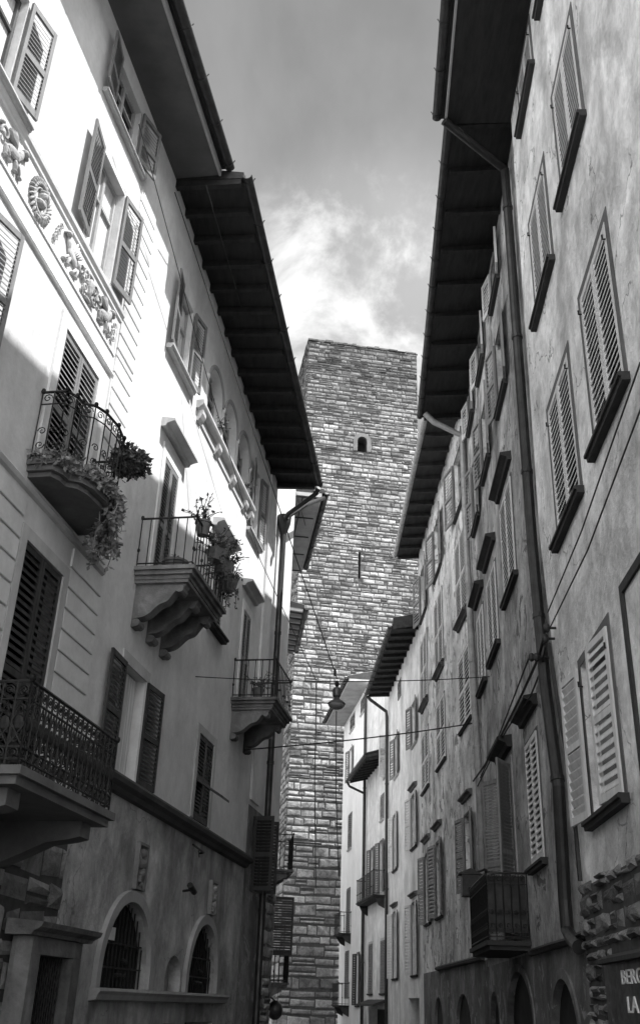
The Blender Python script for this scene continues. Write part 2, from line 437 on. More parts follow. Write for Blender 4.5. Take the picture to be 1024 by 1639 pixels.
# ------------------------------------------------------------------ shutters, windows, hoods, sills
def leaf(W, uh, wh, du, dw, ln, z0, z1, mid=0.48, pitch=0.062, st=0.055, th=0.035, flip=1, slat=0.012):
    mb = MB()
    L = math.hypot(du, dw); du /= L; dw /= L; pu, pw = -dw, du
    if pw < 0: pu, pw = -pu, -pw
    def bx(s0, s1, t0, t1, a, b):
        P = lambda s, t, z: W.p(uh+du*s+pu*t, wh+dw*s+pw*t, z)
        mb.hexa([P(s0, t0, a), P(s1, t0, a), P(s1, t1, a), P(s0, t1, a), P(s0, t0, b), P(s1, t0, b), P(s1, t1, b), P(s0, t1, b)])
    h = z1-z0; zm = z0+h*mid
    bx(0, st, 0, th, z0, z1); bx(ln-st, ln, 0, th, z0, z1)
    rails = [(z0, z0+0.09), (z1-0.08, z1)] + ([(zm-0.04, zm+0.04)] if mid else [])
    for a, b in rails: bx(st+0.001, ln-st-0.001, 0.002, th-0.002, a, b)
    spans = [(z0+0.09, zm-0.04), (zm+0.04, z1-0.08)] if mid else [(z0+0.09, z1-0.08)]
    P = lambda s, t, z: W.p(uh+du*s+pu*t, wh+dw*s+pw*t, z)
    for a, b in spans:
        n = max(2, int((b-a)/pitch)); pz = (b-a)/n
        for k in range(n):
            zz = a+pz*k; t = slat
            lo, hi = (th-0.003, 0.004) if flip > 0 else (0.004, th-0.003)
            mb.hexa([P(st, lo, zz+0.006), P(ln-st, lo, zz+0.006), P(ln-st, hi, zz+0.006+pz*0.62), P(st, hi, zz+0.006+pz*0.62),
                     P(st, lo, zz+0.006+t), P(ln-st, lo, zz+0.006+t), P(ln-st, hi, zz+0.006+pz*0.62+t), P(st, hi, zz+0.006+pz*0.62+t)])
    return mb
def opening(B, W, u0, u1, z0, z1, holes, depth=0.22, arch=None, pane='glass_dark', sash=True, mat='trim_grey', curtain=False):
    holes.append((u0, u1, z0, z1, depth)+((arch,) if arch else ()))
    mb = MB()
    mb.box(W, u0-0.02, u1+0.02, -depth-0.05, -depth+0.012, z0-0.02, z1+0.02)
    o = mb.build('window', pane, B)
    if sash:
        s = MB(); uc = (u0+u1)/2; d = -depth+0.012; t = 0.05
        for a, b in ((u0+0.003, u0+t), (uc-t*0.7, uc+t*0.7), (u1-t, u1-0.003)): s.box(W, a, b, d, d+0.045, z0+0.003, z1-0.003)
        for a in (z0+0.004, z0+(z1-z0)*0.62, z1-t-0.003):
            s.box(W, u0+t+0.001, uc-t*0.7-0.001, d+0.001, d+0.042, a, a+t); s.box(W, uc+t*0.7+0.001, u1-t-0.001, d+0.001, d+0.042, a, a+t)
        s.build('sash', mat, o)
    if curtain:
        c = MB(); n = 14
        pts = [W.p(u0+0.06+(u1-u0-0.12)*k/n, -depth+0.075+0.018*(k % 2), z0+0.02) for k in range(n+1)]
        top = [Vector((p.x, p.y, z1-0.03)) for p in pts]
        for k in range(n): c.add([pts[k], pts[k+1], top[k+1], top[k]], [(0, 1, 2, 3)])
        c.build('curtain', 'curtain', o)
    return o
def surround(o, W, u0, u1, z0, z1, wd, pr, mat, bottom=False, name='frame', side=None):
    m = MB(); sd = side or wd; zb = z0-(wd if bottom else 0)
    m.box(W, u0-sd, u0, 0.002, pr, zb, z1); m.box(W, u1, u1+sd, 0.002, pr, zb, z1)
    m.box(W, u0-sd, u1+sd, 0.002, pr, z1, z1+wd)
    if bottom: m.box(W, u0+0.001, u1-0.001, 0.002, pr-0.002, zb, z0)
    return m.build(name, mat, o)
def sill(o, W, u0, u1, z, over, pr, th, mat):
    m = MB(); a, b = u0-over, u1+over
    m.mould(W, [(0.003, z-th), (pr*0.72, z-th), (pr*0.78, z-th*0.55), (pr, z-th*0.5), (pr, z-0.012), (pr-0.012, z), (0.003, z)], a, b)
    return m.build('sill', mat, o)
def hood(o, W, u0, u1, z, over, pr, th, mat):
    m = MB()
    m.mould(W, [(0.003, z), (pr*0.35, z), (pr*0.45, z+th*0.35), (pr*0.8, z+th*0.55), (pr, z+th*0.6), (pr, z+th*0.88), (0.003, z+th*1.15)], u0-over, u1+over)
    return m.build('hood', mat, o)
def pair_closed(o, W, u0, u1, z0, z1, mat, w=-0.022, **k):
    c = (u0+u1)/2; ln = (u1-u0)/2-0.006
    leaf(W, u0+0.002, w, 1, 0, ln, z0+0.01, z1-0.01, **k).build('shutter', mat, o)
    leaf(W, u1-0.002, w, -1, 0, ln, z0+0.01, z1-0.01, **k).build('shutter', mat, o)
def pair_open(o, W, u0, u1, z0, z1, mat, near=170, far=170, w=0.05, frac=0.5, **k):
    ln = (u1-u0)*frac
    a = R(near); b = R(far)
    if near is not None and near >= 0: leaf(W, u0-0.01, w, math.cos(a), math.sin(a), ln, z0+0.01, z1-0.01, **k).build('shutter', mat, o)
    if far is not None and far >= 0: leaf(W, u1+0.01, w, -math.cos(b), math.sin(b), ln, z0+0.01, z1-0.01, **k).build('shutter', mat, o)
def arch_ring(W, uc, rx, zs, rz, wd, w0, w1, zb=None, n=20):
    m = MB(); ins = [(uc-rx*math.cos(math.pi*k/n), zs+rz*math.sin(math.pi*k/n)) for k in range(n+1)]
    out = [(uc-(rx+wd)*math.cos(math.pi*k/n), zs+(rz+wd)*math.sin(math.pi*k/n)) for k in range(n+1)]
    if zb is not None and zb < zs-0.01:
        ins = [(uc-rx, zb)]+ins+[(uc+rx, zb)]; out = [(uc-rx-wd, zb)]+out+[(uc+rx+wd, zb)]
    for k in range(len(ins)-1):
        q = [ins[k], ins[k+1], out[k+1], out[k]]
        m.prism([W.p(u, w0, z) for u, z in q], [W.p(u, w1, z) for u, z in q])
    return m

# ------------------------------------------------------------------ roofs, gutters, pipes
def eave(B, W, u0, u1, za, zb, wa, wb, kind='rafters', mat='wood_soffit', th=0.14, gut='gutter', back=4.0, pitch=0.75, board='wood_dark', tile=True):
    """za/wa height and overhang at u0, zb/wb at u1"""
    n = 10; rise = 0.30
    def Z(u): return za+(zb-za)*(u-u0)/(u1-u0)
    def Wd(u): return wa+(wb-wa)*(u-u0)/(u1-u0)
    m = MB()
    z_in = (0.0 if kind != 'rafters' else 0.12)
    q0 = [W.p(u0, Wd(u0)-0.02, Z(u0)+0.02), W.p(u0, 0.0, Z(u0)+0.02+z_in), W.p(u0, -back, Z(u0)+0.02+rise*back), W.p(u0, -back, Z(u0)+th+0.1+rise*back), W.p(u0, Wd(u0)-0.02, Z(u0)+th+0.02)]
    q1 = [W.p(u1, Wd(u1)-0.02, Z(u1)+0.02), W.p(u1, 0.0, Z(u1)+0.02+z_in), W.p(u1, -back, Z(u1)+0.02+rise*back), W.p(u1, -back, Z(u1)+th+0.1+rise*back), W.p(u1, Wd(u1)-0.02, Z(u1)+th+0.02)]
    m.prism(q0, q1)
    rf = m.build('roof', mat, B)
    if tile:
        t = MB(); k = int((u1-u0)/0.26)
        for i in range(k):
            u = u0+(i+0.5)*(u1-u0)/k
            t.tube([W.p(u, Wd(u)-0.03, Z(u)+th+0.03), W.p(u, -back*0.5, Z(u)+th+0.12+rise*(back*0.5+0.2)*1.0)], 0.06, 6)
        t.build('tile_row', 'roof_tile', rf)
    if kind == 'rafters':
        k = max(2, int((u1-u0)/pitch))
        for i in range(k+1):
            r = MB()
            u = u0+0.06+(u1-u0-0.12)*i/k
            wo = Wd(u)-0.06
            r.hexa([W.p(u-0.05, 0.004, Z(u)-0.02), W.p(u+0.05, 0.004, Z(u)-0.02), W.p(u+0.05, wo, Z(u)-0.09), W.p(u-0.05, wo, Z(u)-0.09),
                    W.p(u-0.05, 0.004, Z(u)+0.135), W.p(u+0.05, 0.004, Z(u)+0.135), W.p(u+0.05, wo, Z(u)+0.022), W.p(u-0.05, wo, Z(u)+0.022)])
            r.build('rafter', board, rf)
    elif kind == 'box':
        b = MB()
        b.hexa([W.p(u0+0.005, 0.0, Z(u0)-0.10), W.p(u1-0.005, 0.0, Z(u1)-0.10), W.p(u1-0.005, Wd(u1)-0.13, Z(u1)-0.12), W.p(u0+0.005, Wd(u0)-0.13, Z(u0)-0.12),
                W.p(u0+0.005, 0.0, Z(u0)+0.018), W.p(u1-0.005, 0.0, Z(u1)+0.018), W.p(u1-0.005, Wd(u1)-0.13, Z(u1)+0.018), W.p(u0+0.005, Wd(u0)-0.13, Z(u0)+0.018)])
        b.build('soffit', board, rf)
        l = MB(); l.hexa([W.p(u0+0.002, Wd(u0)-0.127, Z(u0)-0.14), W.p(u1-0.002, Wd(u1)-0.127, Z(u1)-0.14), W.p(u1-0.002, Wd(u1)-0.09, Z(u1)-0.14), W.p(u0+0.002, Wd(u0)-0.09, Z(u0)-0.14),
                         W.p(u0+0.002, Wd(u0)-0.127, Z(u0)+0.015), W.p(u1-0.002, Wd(u1)-0.127, Z(u1)+0.015), W.p(u1-0.002, Wd(u1)-0.09, Z(u1)+0.015), W.p(u0+0.002, Wd(u0)-0.09, Z(u0)+0.015)])
        l.build('fascia', 'soffit_pale', rf)
    g = MB(); r = 0.085
    prof = [(math.cos(math.pi+math.pi*k/8), math.sin(math.pi+math.pi*k/8)) for k in range(9)]
    out = []
    for u in (u0-0.02, u1+0.02):
        uu = min(max(u, u0), u1)
        out.append([W.p(u, Wd(uu)+0.055+r*a, Z(uu)+0.06+r*b) for a, b in prof]+[W.p(u, Wd(uu)+0.055+(r-0.014)*a, Z(uu)+0.06+(r-0.014)*b) for a, b in prof[::-1]])
    g.prism(out[0], out[1])
    k = int((u1-u0)/0.9)
    for i in range(k+1):
        u = u0+0.1+(u1-u0-0.2)*i/max(1, k)
        g.tube([W.p(u, Wd(u)+0.055+(r+0.008)*a, Z(u)+0.06+(r+0.008)*b) for a, b in prof]+[W.p(u, Wd(u)+0.17, Z(u)+0.10)], 0.011, 5)
    g.build('gutter', gut, rf)
    return rf
def pipe(B, pts, r, mat, bands=(), n=12, name='downpipe'):
    m = MB(); m.tube(pts, r, n); o = m.build(name, mat, B, smooth=False)
    if bands:
        P = [Vector(p) for p in pts]; tot = sum((P[i+1]-P[i]).length for i in range(len(P)-1))
        for fr in bands:
            d = fr*tot
            for i in range(len(P)-1):
                l = (P[i+1]-P[i]).length
                if d <= l:
                    t = (P[i+1]-P[i]).normalized(); c = P[i]+t*d
                    b = MB(); b.tube([c-t*0.035, c+t*0.035], r+0.012, n); b.build('pipe_collar', mat, o); break
                d -= l
    return o

# ------------------------------------------------------------------ balconies
def railing(path, z0, z1, style='simple', step=0.14):
    """path: list of world xy points; returns mesh of an iron railing"""
    m = MB(); P = [Vector((p[0], p[1], 0)) for p in path]
    for zz, r in ((z1, 0.018), (z0+0.06, 0.012)):
        m.tube([Vector((p.x, p.y, zz)) for p in P], r, 6)
    if style == 'ornate':
        for zz in (z0+0.16, z1-0.16): m.tube([Vector((p.x, p.y, zz)) for p in P], 0.012, 5)
    if style == 'scroll': m.tube([Vector((p.x, p.y, z1-0.17)) for p in P], 0.009, 5)
    for a, b in zip(P, P[1:]):
        L = (b-a).length; n = max(1, round(L/step)); d = (b-a)/n; t = d.normalized()
        def circ(c, zc, r, rr=0.006, k=10):
            m.tube([c+t*(r*math.cos(2*math.pi*i/k))+Vector((0, 0, zc+r*math.sin(2*math.pi*i/k))) for i in range(k)], rr, 4, closed=True)
        def spiral(c, zc, r, s=1, sz=1):
            m.tube([c+t*(s*r*(1-i/14)*math.cos(i*0.75))+Vector((0, 0, zc+sz*r*(1-i/14)*math.sin(i*0.75))) for i in range(12)], 0.007, 4)
        for i in range(n+1):
            c = a+d*i
            if style == 'simple':
                m.tube([c+Vector((0, 0, z0)), c+Vector((0, 0, z1))], 0.009 if i % 1 == 0 else 0.014, 6)
                if i % 3 == 0:
                    for zk in (z0+(z1-z0)*0.35, ): m.blob(c+Vector((0, 0, zk)), Vector((0.024, 0, 0)), Vector((0, 0.024, 0)), Vector((0, 0, 0.035)), 6, 4)
            elif style == 'ornate':
                m.tube([c+Vector((0, 0, z0)), c+Vector((0, 0, z1))], 0.011, 5)
                if i < n:
                    cm = c+d/2; w = d.length
                    for zc in (z0+0.11, z1-0.08): circ(cm, zc, 0.045); circ(cm, zc, 0.02, 0.008, 6)
                    m.tube([c+Vector((0, 0, z0+0.17)), c+d*1.0+Vector((0, 0, z0+(z1-z0)*0.5))], 0.008, 4)
                    m.tube([c+d+Vector((0, 0, z0+0.17)), c+Vector((0, 0, z0+(z1-z0)*0.5))], 0.008, 4)
                    m.tube([c+Vector((0, 0, z0+(z1-z0)*0.5)), cm+Vector((0, 0, z1-0.17)), c+d+Vector((0, 0, z0+(z1-z0)*0.5))], 0.008, 4)
                    m.blob(cm+Vector((0, 0, z0+(z1-z0)*0.5)), t*0.05, t.cross(Vector((0, 0, 1)))*0.02, Vector((0, 0, 0.07)), 6, 4)
                    spiral(cm, z1-0.25, 0.05); spiral(cm, z0+0.25, 0.05, -1, -1)
            elif style == 'scroll':
                m.tube([c+Vector((0, 0, z0)), c+Vector((0, 0, z1))], 0.009, 5)
                if i < n:
                    cm = c+d/2; spiral(cm, z1-0.085, 0.06); spiral(cm, z0+(z1-z0)*0.42, 0.055, -1); spiral(cm, z0+(z1-z0)*0.22, 0.06, 1, -1)
        m.blob(a+Vector((0, 0, z1+0.02)), Vector((0.03, 0, 0)), Vector((0, 0.03, 0)), Vector((0, 0, 0.04)), 6, 4)
        m.blob(b+Vector((0, 0, z1+0.02)), Vector((0.03, 0, 0)), Vector((0, 0.03, 0)), Vector((0, 0, 0.04)), 6, 4)
    return m
def console(W, uc, wd, z, depth, drop):
    """scrolled stone bracket under a slab: z underside of slab"""
    pts = [(0.002, z), (depth, z), (depth, z-0.06)]
    n = 26
    for k in range(n+1):
        t = k/n
        w = depth*(1-t)**0.62*0.97+0.03
        zz = z-0.06-(drop-0.10)*t**1.15-0.03*math.sin(t*math.pi*5)*(1-0.4*t)
        pts.append((w, zz))
    pts += [(0.10, z-drop-0.03), (0.06, z-drop-0.09), (0.002, z-drop-0.09)]
    m = MB(); m.mould(W, pts, uc-wd/2, uc+wd/2)
    m.tube([W.p(uc-wd/2-0.02, 0.075, z-drop-0.03), W.p(uc+wd/2+0.02, 0.075, z-drop-0.03)], 0.06, 10)
    m.tube([W.p(uc-wd/2-0.02, depth-0.08, z-0.13), W.p(uc+wd/2+0.02, depth-0.08, z-0.13)], 0.06, 10)
    return m
def slab(W, u0, u1, w1, z, th, steps=3):
    m = MB()
    for k in range(steps):
        f = k/steps; ins = 0.05*k
        m.plan(W, [(u0+ins, 0.002), (u1-ins, 0.002), (u1-ins, w1-ins), (u0+ins, w1-ins)], z-th*(k+1)/steps, z-th*k/steps)
    return m

# ------------------------------------------------------------------ planting
def foliage(mb, c, rad, n, size, rnd, droop=0.0, flat=1.0):
    for _ in range(n):
        while True:
            p = Vector((rnd.uniform(-1, 1), rnd.uniform(-1, 1), rnd.uniform(-1, 1)))
            if 0.2 < p.length < 1: break
        p = Vector((p.x*rad[0], p.y*rad[1], p.z*rad[2]*flat - droop*abs(rnd.gauss(0, 0.5))))
        q = Vector(c)+p
        a = Vector((rnd.gauss(0, 1), rnd.gauss(0, 1), rnd.gauss(0, 1)-0.4)).normalized()
        b = a.orthogonal().normalized(); b = Matrix.Rotation(rnd.uniform(0, 6.28), 3, a) @ b
        s = size*rnd.uniform(0.6, 1.4); e = a.cross(b)*s*0.12
        mb.add([q, q+a*s*0.5+b*s*0.32+e, q+a*s, q+a*s*0.5-b*s*0.32+e], [(0, 1, 2), (0, 2, 3)])
def sprigs(mb, c, n, ln, rnd, leafs=8, size=0.06, down=False, spread=1.0):
    for _ in range(n):
        d = Vector((rnd.uniform(-1, 1)*spread, rnd.uniform(-1, 1)*spread, -0.4 if down else 1.0)).normalized()
        p = Vector(c)+Vector((rnd.uniform(-.08, .08), rnd.uniform(-.08, .08), 0)); path = [p.copy()]
        L = ln*rnd.uniform(0.5, 1.15)
        for k in range(6):
            d = (d+Vector((rnd.uniform(-.25, .25), rnd.uniform(-.25, .25), -0.35 if down else -0.06))).normalized()
            p = p+d*L/6; path.append(p.copy())
        mb.tube(path, 0.006, 3)
        for k in range(leafs):
            q = path[rnd.randint(1, 6)]
            a = Vector((rnd.gauss(0, 1), rnd.gauss(0, 1), rnd.gauss(0, .7))).normalized(); b = a.orthogonal().normalized()
            s = size*rnd.uniform(0.6, 1.3)
            mb.add([q, q+a*s*0.5+b*s*0.3, q+a*s, q+a*s*0.5-b*s*0.3], [(0, 1, 2), (0, 2, 3)])

# ================================================================== THE GROUND
g = MB(); g.add([(-300, -300, 0), (300, -300, 0), (300, 400, 0), (-300, 400, 0)], [(0, 1, 2, 3)])
struct(g.build('street_paving', 'paving'))

# ================================================================== LEFT SIDE
def house(W, u, label, group=None, name='house'):
    return root(name, W.p(u, 0, 0), label, 'house', group)
def quoins(B, W, u0, u1, z0, z1, h, mat, gap=0.03, pr=0.03, stag=0.0):
    m = MB(); z = z0; k = 0
    while z < z1-0.05:
        a = u0+(stag if k % 2 else 0)
        zt = min(z+h-gap, z1)
        i = 0.006
        q = [(a, z), (u1, z), (u1, zt), (a, zt)]
        b = [(a+i, z+i), (u1-i, z+i), (u1-i, zt-i), (a+i, zt-i)]
        m.add([W.p(u, 0.001, zz) for u, zz in q]+[W.p(u, pr-0.006, zz) for u, zz in q]+[W.p(u, pr, zz) for u, zz in b],
              [(0, 1, 5, 4), (1, 2, 6, 5), (2, 3, 7, 6), (3, 0, 4, 7), (4, 5, 9, 8), (5, 6, 10, 9), (6, 7, 11, 10), (7, 4, 8, 11), (8, 9, 10, 11)])
        z += h; k += 1
    return m.build('rustication', mat, B)

# ---- A: the near house with the carved frieze
A = house(WL, 6, 'near left house with white plaster, carved frieze and cast iron balcony')
hA = []
o = opening(A, WL, 5.95, 6.90, 10.72, 12.25, hA, 0.16, pane='curtain', sash=True, mat='trim_dark')
pair_open(o, WL, 5.95, 6.90, 10.72, 12.25, 'shutter_grey', near=172, far=168, w=0.03)
sill(o, WL, 5.95, 7.3, 10.66, 0.1, 0.13, 0.08, 'trim')
o = opening(A, WL, 9.30, 10.22, 10.72, 12.42, hA, 0.16, pane='curtain', sash=True, mat='trim_grey')
pair_open(o, WL, 9.30, 10.22, 10.72, 12.42, 'shutter_grey', near=172, far=170, w=0.03, frac=0.56)
surround(o, WL, 9.30, 10.22, 10.72, 12.42, 0.09, 0.02, 'trim_light')
o = opening(A, WL, 6.2, 7.15, 7.3, 9.17, hA, 0.16, sash=True)
pair_open(o, WL, 6.2, 7.15, 7.3, 9.17, 'shutter_grey', near=172, far=165, w=0.03)
o = opening(A, WL, 9.22, 10.35, 7.02, 9.15, hA, 0.18, sash=False)
pair_closed(o, WL, 9.22, 10.35, 7.02, 9.15, 'shutter_mid', w=-0.02, pitch=0.08)
surround(o, WL, 9.22, 10.35, 7.02, 9.15, 0.17, 0.035, 'trim_light')
o = opening(A, WL, 9.23, 10.29, 3.36, 6.18, hA, 0.2, sash=False)
pair_closed(o, WL, 9.23, 10.29, 3.36, 6.18, 'shutter_dark', w=-0.03, pitch=0.085)
surround(o, WL, 9.23, 10.29, 3.36, 6.18, 0.15, 0.03, 'trim')
o = opening(A, WL, 9.35, 10.35, 13.32, 14.35, hA, 0.15)
pair_open(o, WL, 9.35, 10.35, 13.32, 14.35, 'shutter_grey', near=170, far=165, w=0.03, mid=0.4)
sill(o, WL, 9.1, 10.6, 13.30, 0.12, 0.10, 0.07, 'trim')
o = opening(A, WL, 5.6, 6.6, 13.32, 14.35, hA, 0.15)
pair_open(o, WL, 5.6, 6.6, 13.32, 14.35, 'shutter_grey', near=165, far=165, w=0.03, mid=0.4)
wall_mesh(WL, -8, 11.5, -0.5, 15.1, hA).build('wall', 'plaster_white', A)
m = MB()
m.mould(WL, [(0.001, 10.46), (0.025, 10.47), (0.03, 10.51), (0.06, 10.55), (0.07, 10.60), (0.001, 10.61)], -3, 10.80)
m.build('sill_course', 'trim_light', A)
m = MB(); m.mould(WL, [(0.001, 9.46), (0.03, 9.47), (0.045, 9.50), (0.035, 9.53), (0.001, 9.54)], -3, 10.78)
m.box(WL, 10.74, 10.775, 0.001, 0.03, 6.86, 9.439)
m.build('string_course', 'trim_light', A)
m = MB(); m.mould(WL, [(0.001, 6.69), (0.04, 6.71), (0.06, 6.76), (0.04, 6.79), (0.001, 6.80)], -3, 11.48)
m.build('floor_course', 'trim', A)
m = MB(); m.box(WL, -3, 10.76, 0.001, 0.018, 9.82, 9.86); m.box(WL, 10.72, 10.76, 0.001, 0.02, 9.861, 10.399); m.build('frieze_edge', 'trim_light', A)
quoins(A, WL, 10.80, 11.49, 10.02, 13.2, 0.262, 'plaster_white')
quoins(A, WL, 10.80, 11.49, 6.86, 9.98, 0.275, 'plaster_white')
quoins(A, WL, 10.46, 11.49, 3.4, 6.64, 0.272, 'plaster_white')
quoins(A, WL, 4.5, 9.06, 3.4, 6.64, 0.272, 'plaster_white')

# carved frieze between the courses
def W3(u, w, z): return WL.p(u, w, z)
def curl(m, u, z, r, s=1, sz=1, turns=1.35, rr=0.022, w=0.035, ph=0.0):
    n = 18; path = []
    for k in range(n+1):
        t = k/n; a = ph+t*turns*2*math.pi; q = r*(1-t*0.85)
        path.append(W3(u+s*q*math.cos(a), w, z+sz*q*math.sin(a)))
    m.tube(path, [rr*(1-0.4*k/n) for k in range(n+1)], 6)
def lump(m, u, z, ru, rz, ang=0, w=0.022, rw=0.032):
    a = (WL.p(1, 0, 0)-WL.p(0, 0, 0)); b = Vector((0, 0, 1)); c, s_ = math.cos(ang), math.sin(ang)
    n3 = Vector((WL.n.x, WL.n.y, 0))
    m.blob(W3(u, w, z), (a*c+b*s_)*ru, (b*c-a*s_)*rz, n3*rw, 8, 6)
def griffin(u, z, s, k=1.0):
    """winged beast in relief facing s (+1 = up the street)"""
    m = MB()
    lump(m, u, z, 0.17*k, 0.075*k, 0.25*s)                       # body
    lump(m, u+s*0.14*k, z+0.10*k, 0.05*k, 0.10*k, -0.3*s)        # neck
    lump(m, u+s*0.20*k, z+0.19*k, 0.06*k, 0.045*k, -0.2*s, rw=0.06)
    lump(m, u+s*0.26*k, z+0.17*k, 0.03*k, 0.018*k, -0.6*s)
    for i in range(5): lump(m, u-s*(0.02+0.035*i)*k, z+(0.15-0.012*i)*k, 0.018*k, (0.13-0.012*i)*k, s*(0.35+0.12*i), w=0.03+0.004*i)
    for du, a in ((0.15, -0.9), (0.08, -1.2), (-0.12, -0.9), (-0.17, -1.35)):
        lump(m, u+s*du*k, z-0.12*k, 0.085*k, 0.024*k, a*s)
        lump(m, u+s*(du+0.05*(1 if a > -1 else 0.2))*k, z-0.195*k, 0.045*k, 0.018*k)
    curl(m, u-s*0.26*k, z+0.02*k, 0.10*k, -s, 1, 1.2, 0.02*k, ph=-0.6)
    lump(m, u-s*0.34*k, z+0.12*k, 0.05*k, 0.03*k, 0.5)
    return m
rnd = random.Random(5)
griffin(7.28, 10.14, 1, 1.0).build('relief_griffin', 'relief_stone', A)
m = griffin(6.45, 10.14, -1, 1.0); m.build('relief_griffin', 'relief_stone', A)
m = MB()                                                      # wreath with a bust
for k in range(26):
    a = 2*math.pi*k/26
    lump(m, 8.02+0.20*math.cos(a), 10.13+0.215*math.sin(a), 0.052, 0.024, a+1.1, rw=0.035)
    lump(m, 8.02+0.245*math.cos(a+0.1), 10.13+0.255*math.sin(a+0.1), 0.05, 0.018, a+0.5, rw=0.03)
m.tube([W3(8.02+0.145*math.cos(2*math.pi*k/24), 0.02, 10.13+0.165*math.sin(2*math.pi*k/24)) for k in range(24)], 0.016, 6, closed=True)
lump(m, 8.02, 10.19, 0.055, 0.07, 0, rw=0.09); lump(m, 8.02, 10.08, 0.10, 0.055, 0, rw=0.07); lump(m, 8.02, 10.245, 0.06, 0.03, 0, rw=0.08); lump(m, 8.03, 10.13, 0.03, 0.04, rw=0.07)
lump(m, 8.02, 9.885, 0.10, 0.03, 0.2); m.build('relief_wreath', 'relief_stone', A)
griffin(9.02, 10.14, -1, 1.05).build('relief_griffin', 'relief_stone', A)
m = MB()
lump(m, 9.62, 10.12, 0.055, 0.17, 0, rw=0.07); lump(m, 9.62, 10.31, 0.09, 0.03); lump(m, 9.62, 9.93, 0.10, 0.03)
for s in (-1, 1):
    curl(m, 9.62+s*0.15, 10.2, 0.09, s, 1); curl(m, 9.62+s*0.15, 10.02, 0.08, s, -1, ph=0.5)
    for k in range(5): lump(m, 9.62+s*(0.1+0.05*k), 10.12+0.03*math.sin(k*2), 0.04, 0.018, k)
m.build('relief_urn', 'relief_stone', A)
griffin(10.22, 10.14, 1, 1.05).build('relief_griffin', 'relief_stone', A)
m = MB()
for k in range(5): curl(m, 8.5+0.02*k, 10.0+0.065*k, 0.05, (-1)**k, 1, rr=0.012)
m.build('relief_scroll', 'relief_stone', A); m = MB()
for k in range(3): curl(m, 10.56, 9.98+0.12*k, 0.055, (-1)**k, 1, rr=0.014)
m.build('relief_scroll', 'relief_stone', A)

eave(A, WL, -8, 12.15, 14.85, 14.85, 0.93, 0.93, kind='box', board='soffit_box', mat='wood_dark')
# rough stone base and portal
masonry(WL, 6.0, 11.62, 0.0, 3.2, lambda z: 0.26, lambda z: 0.34, proud=0.05, gap=0.012, jit=0.006, rough=0.015, rnd=random.Random(12)).build('stone_base', 'rubble_stone', A)
m = MB(); m.box(WL, 6.0, 11.62, 0.001, 0.012, 0, 3.22); m.build('base_mortar', 'mortar', A)
P = MB(); P.box(WL, 10.42, 10.66, 0.12, 0.30, 0, 1.97); P.box(WL, 11.56, 11.80, 0.12, 0.30, 0, 1.97); P.box(WL, 10.42, 11.80, 0.12, 0.30, 1.972, 2.14)
P.box(WL, 10.46, 11.76, 0.05, 0.119, 0, 2.14)
po = P.build('portal', 'balcony_stone', A)
m = MB(); m.mould(WL, [(0.05, 2.145), (0.34, 2.145), (0.36, 2.18), (0.44, 2.22), (0.46, 2.27), (0.05, 2.30)], 10.25, 11.98); m.build('hood', 'balcony_stone', po)
m = MB(); m.box(WL, 10.665, 11.555, 0.121, 0.13, 0, 1.968); m.build('door', 'inside_dark', po)
m = MB()
for k in range(14):
    m.tube([WL.p(10.67, 0.17, 0.2+k*0.13), WL.p(11.55, 0.17, 0.9+k*0.13) if 0.9+k*0.13 < 1.96 else WL.p(10.67+(1.95-0.2-k*0.13)/0.8, 0.17, 1.95)], 0.011, 4)
    m.tube([WL.p(10.70+k*0.063, 0.18, 0.0), WL.p(10.70+k*0.063, 0.18, 1.965)], 0.010, 4)
m.build('door_grille', 'iron', po)
# big cast iron balcony
m = slab(WL, 7.78, 10.12, 1.14, 3.33, 0.15, 2); bb = m.build('balcony', 'frame_dark', A)
for u in (8.1, 9.8):
    m = MB(); m.mould(WL, [(0.002, 3.178), (0.96, 3.178), (0.96, 3.03), (0.84, 3.00), (0.60, 2.97), (0.36, 2.86), (0.12, 2.76), (0.002, 2.74)], u-0.13, u+0.13); m.build('bracket', 'frame_dark', bb)
railing([WL.pt(7.84, 0.02), WL.pt(7.84, 1.08), WL.pt(10.06, 1.08), WL.pt(10.06, 0.02)], 3.335, 4.08, 'ornate', 0.125).build('railing', 'iron', bb)
# small curved balcony with a flower-lined scrolled rail
out = [(8.92, 0.002), (8.92, 0.34), (9.06, 0.42), (9.2, 0.44), (9.28, 0.58), (9.45, 0.66), (9.78, 0.70), (10.1, 0.66), (10.28, 0.58), (10.36, 0.44), (10.5, 0.42), (10.64, 0.34), (10.64, 0.002)]
m = MB(); m.plan(WL, out, 6.99, 7.05); m.plan(WL, [(9.78+(u-9.78)*0.96, 0.002 if w < 0.01 else w*0.93) for u, w in out], 6.92, 6.989); m.plan(WL, [(9.78+(u-9.78)*0.90, 0.002 if w < 0.01 else w*0.82) for u, w in out], 6.86, 6.919)
b1 = m.build('balcony', 'frame_dark', A)
rp = [(9.78+(u-9.78)*0.97, 0.03 if w < 0.01 else w*0.96) for u, w in out]
railing([WL.pt(u, w) for u, w in rp], 7.05, 7.98, 'scroll', 0.17).build('railing', 'iron', b1)

